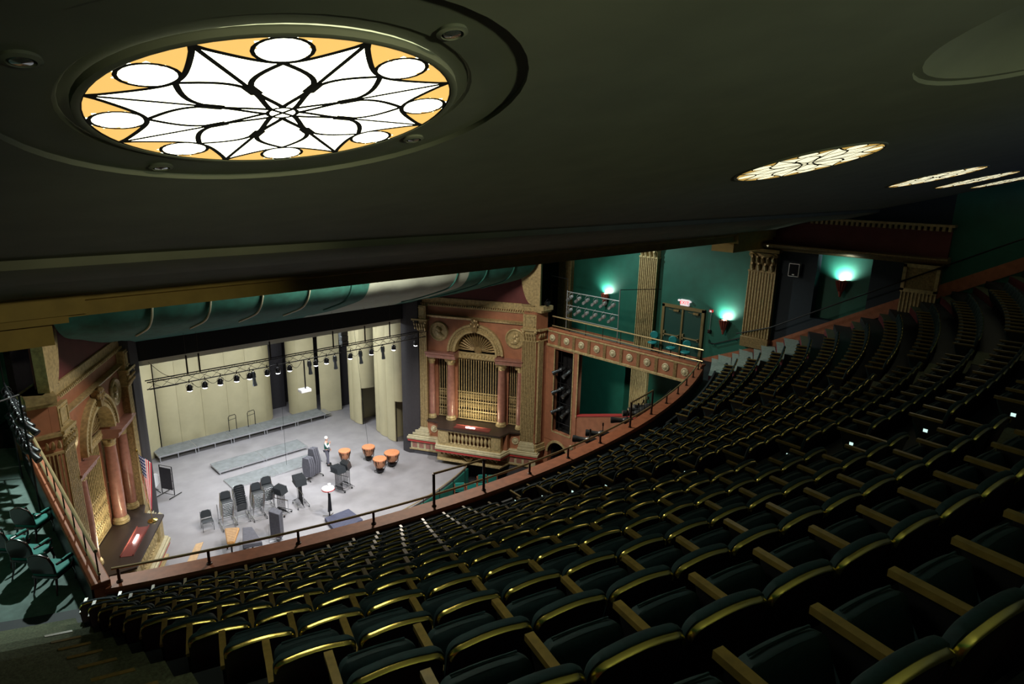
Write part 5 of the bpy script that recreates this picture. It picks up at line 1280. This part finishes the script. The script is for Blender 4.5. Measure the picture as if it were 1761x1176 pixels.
for i, x in enumerate((2.0, 2.75, 4.4, 5.3, 5.75, 6.2)):
    cannon(i, x, YC-sqrt(29.5**2-x*x), 7.95, 2.1+.1*i, '%s spotlight from the left on the pipe outside the balcony front' % ORD[i], i == 0, p3)
# ------------------------------------------------------------------ person on the stage
def person():
    t = thing('person', 'person in a dark green vest and grey trousers standing on stage, hand at face', 'person', (2.36, 1.48, 0), -2.3)
    def skin(name, V, E, Rr, m, root=0, sub=2):
        me = bpy.data.meshes.new(name); me.from_pydata(V, E, []); me.materials.append(m); o = bpy.data.objects.new(name, me); COL.objects.link(o); o.parent = t
        s = o.modifiers.new('skin', 'SKIN'); s.use_smooth_shade = True; me.skin_vertices[0].data[root].use_root = True
        for i, r in enumerate(Rr): me.skin_vertices[0].data[i].radius = r if isinstance(r, tuple) else (r, r)
        d = o.modifiers.new('sub', 'SUBSURF'); d.levels = sub; d.render_levels = sub; return o
    V = [(0, 0, .98), (0, 0, 1.12), (0, .0, 1.30), (0, -.01, 1.43), (0, 0, 1.50), (0, .015, 1.57), (0, .03, 1.66), (0, .02, 1.72),
         (-.10, 0, .92), (-.11, .03, .52), (-.12, -.02, .10), (-.12, .10, .03),
         (.10, 0, .92), (.13, .08, .53), (.15, .10, .10), (.16, .21, .03),
         (-.18, -.01, 1.40), (-.25, .03, 1.14), (-.22, .14, .93),
         (.18, -.01, 1.40), (.24, .12, 1.17), (.09, .22, 1.40)]
    E = [(0, 1), (1, 2), (2, 3), (3, 4), (4, 5), (5, 6), (6, 7), (0, 8), (8, 9), (9, 10), (10, 11), (0, 12), (12, 13), (13, 14), (14, 15), (3, 16), (16, 17), (17, 18), (3, 19), (19, 20), (20, 21)]
    Rr = [(.15, .11), (.14, .10), (.16, .11), (.10, .08), .05, (.065, .07), (.078, .09), (.05, .06), .085, .058, .042, (.045, .03), .085, .058, .042, (.045, .03), .06, .042, .03, .06, .042, .03]
    skin('body', V, E, Rr, M['skin'])
    # clothing follows the same joints, slightly larger
    Vv = [V[0], V[1], V[2], V[3]]; skin('vest', Vv, [(0, 1), (1, 2), (2, 3)], [(.18, .14), (.18, .14), (.20, .15), (.135, .11)], M['vest'], sub=2)
    Vs = [V[3], V[16], V[17], (-.225, .12, .97), V[19], V[20], (.12, .20, 1.36)]
    skin('shirt', Vs, [(0, 1), (1, 2), (2, 3), (0, 4), (4, 5), (5, 6)], [(.07, .06), .066, .054, .042, .066, .054, .042], M['shirt'])
    Vt = [(0, 0, 1.0), V[8], V[9], V[10], V[12], V[13], V[14]]
    skin('trousers', Vt, [(0, 1), (1, 2), (2, 3), (0, 4), (4, 5), (5, 6)], [(.165, .125), .105, .078, .07, .105, .078, .07], M['trous'])
    for sx_, x, y in ((-1, -.12, .05), (1, .155, .16)): b = MB(); b.lathe([(0, -.045), (.06, -.04), (.068, .0), (.058, .05), (0, .07)], (x, y, .045), 12); b.v = [(p[0], y+(p[1]-y)*2.4, p[2]) for p in b.v]; obj('shoe', b, M['shoe'], t)
    b = MB(); b.lathe([(.085, -.02), (.092, .04), (.075, .09), (.04, .115), (0, .12)], (0, .005, 1.67), 16); b.v = [(p[0]*.95, (p[1]-.005)*1.12-.0, p[2]) for p in b.v]; obj('hair', b, M['hair'], t)
    b = MB()
    for s in (-1, 1): b.lathe([(0, -.01), (.011, 0), (0, .01)], (s*.03, .117, 1.65), 8)
    obj('eye', b, M['blackp'], t)
    b = MB(); b.tube([(0, .112, 1.655), (0, .140, 1.615), (0, .118, 1.605)], [.009, .014, .006], 6); obj('nose', b, M['skin'], t)
    for s in (-1, 1): b = MB(); b.lathe([(0, -.012), (.022, -.006), (.026, .004), (0, .008)], (s*.083, .025, 1.63), 10, (s, 0, 0)); obj('ear', b, M['skin'], t)
    for hx, hy, hz, dz in ((-.215, .16, .89, -1), (.085, .235, 1.43, 1)):
        b = MB(); b.cbox((hx, hy, hz+.0), (.03, .075, .085)); 
        for k in range(4): q = hy-.03+.02*k; L = (.055, .07, .075, .06)[k]; b.tube([(hx, q, hz+dz*.035), (hx+.01, q+.006, hz+dz*(.035+L*.6)), (hx-.01*dz, q+.012, hz+dz*(.035+L))], [.009, .0085, .007], 6)
        b.tube([(hx, hy-.03, hz-dz*.02), (hx+.02, hy-.05, hz+dz*.02), (hx+.02, hy-.045, hz+dz*.05)], [.011, .010, .008], 6)
        obj('hand', b, M['skin'], t, bevel=.008)
person()
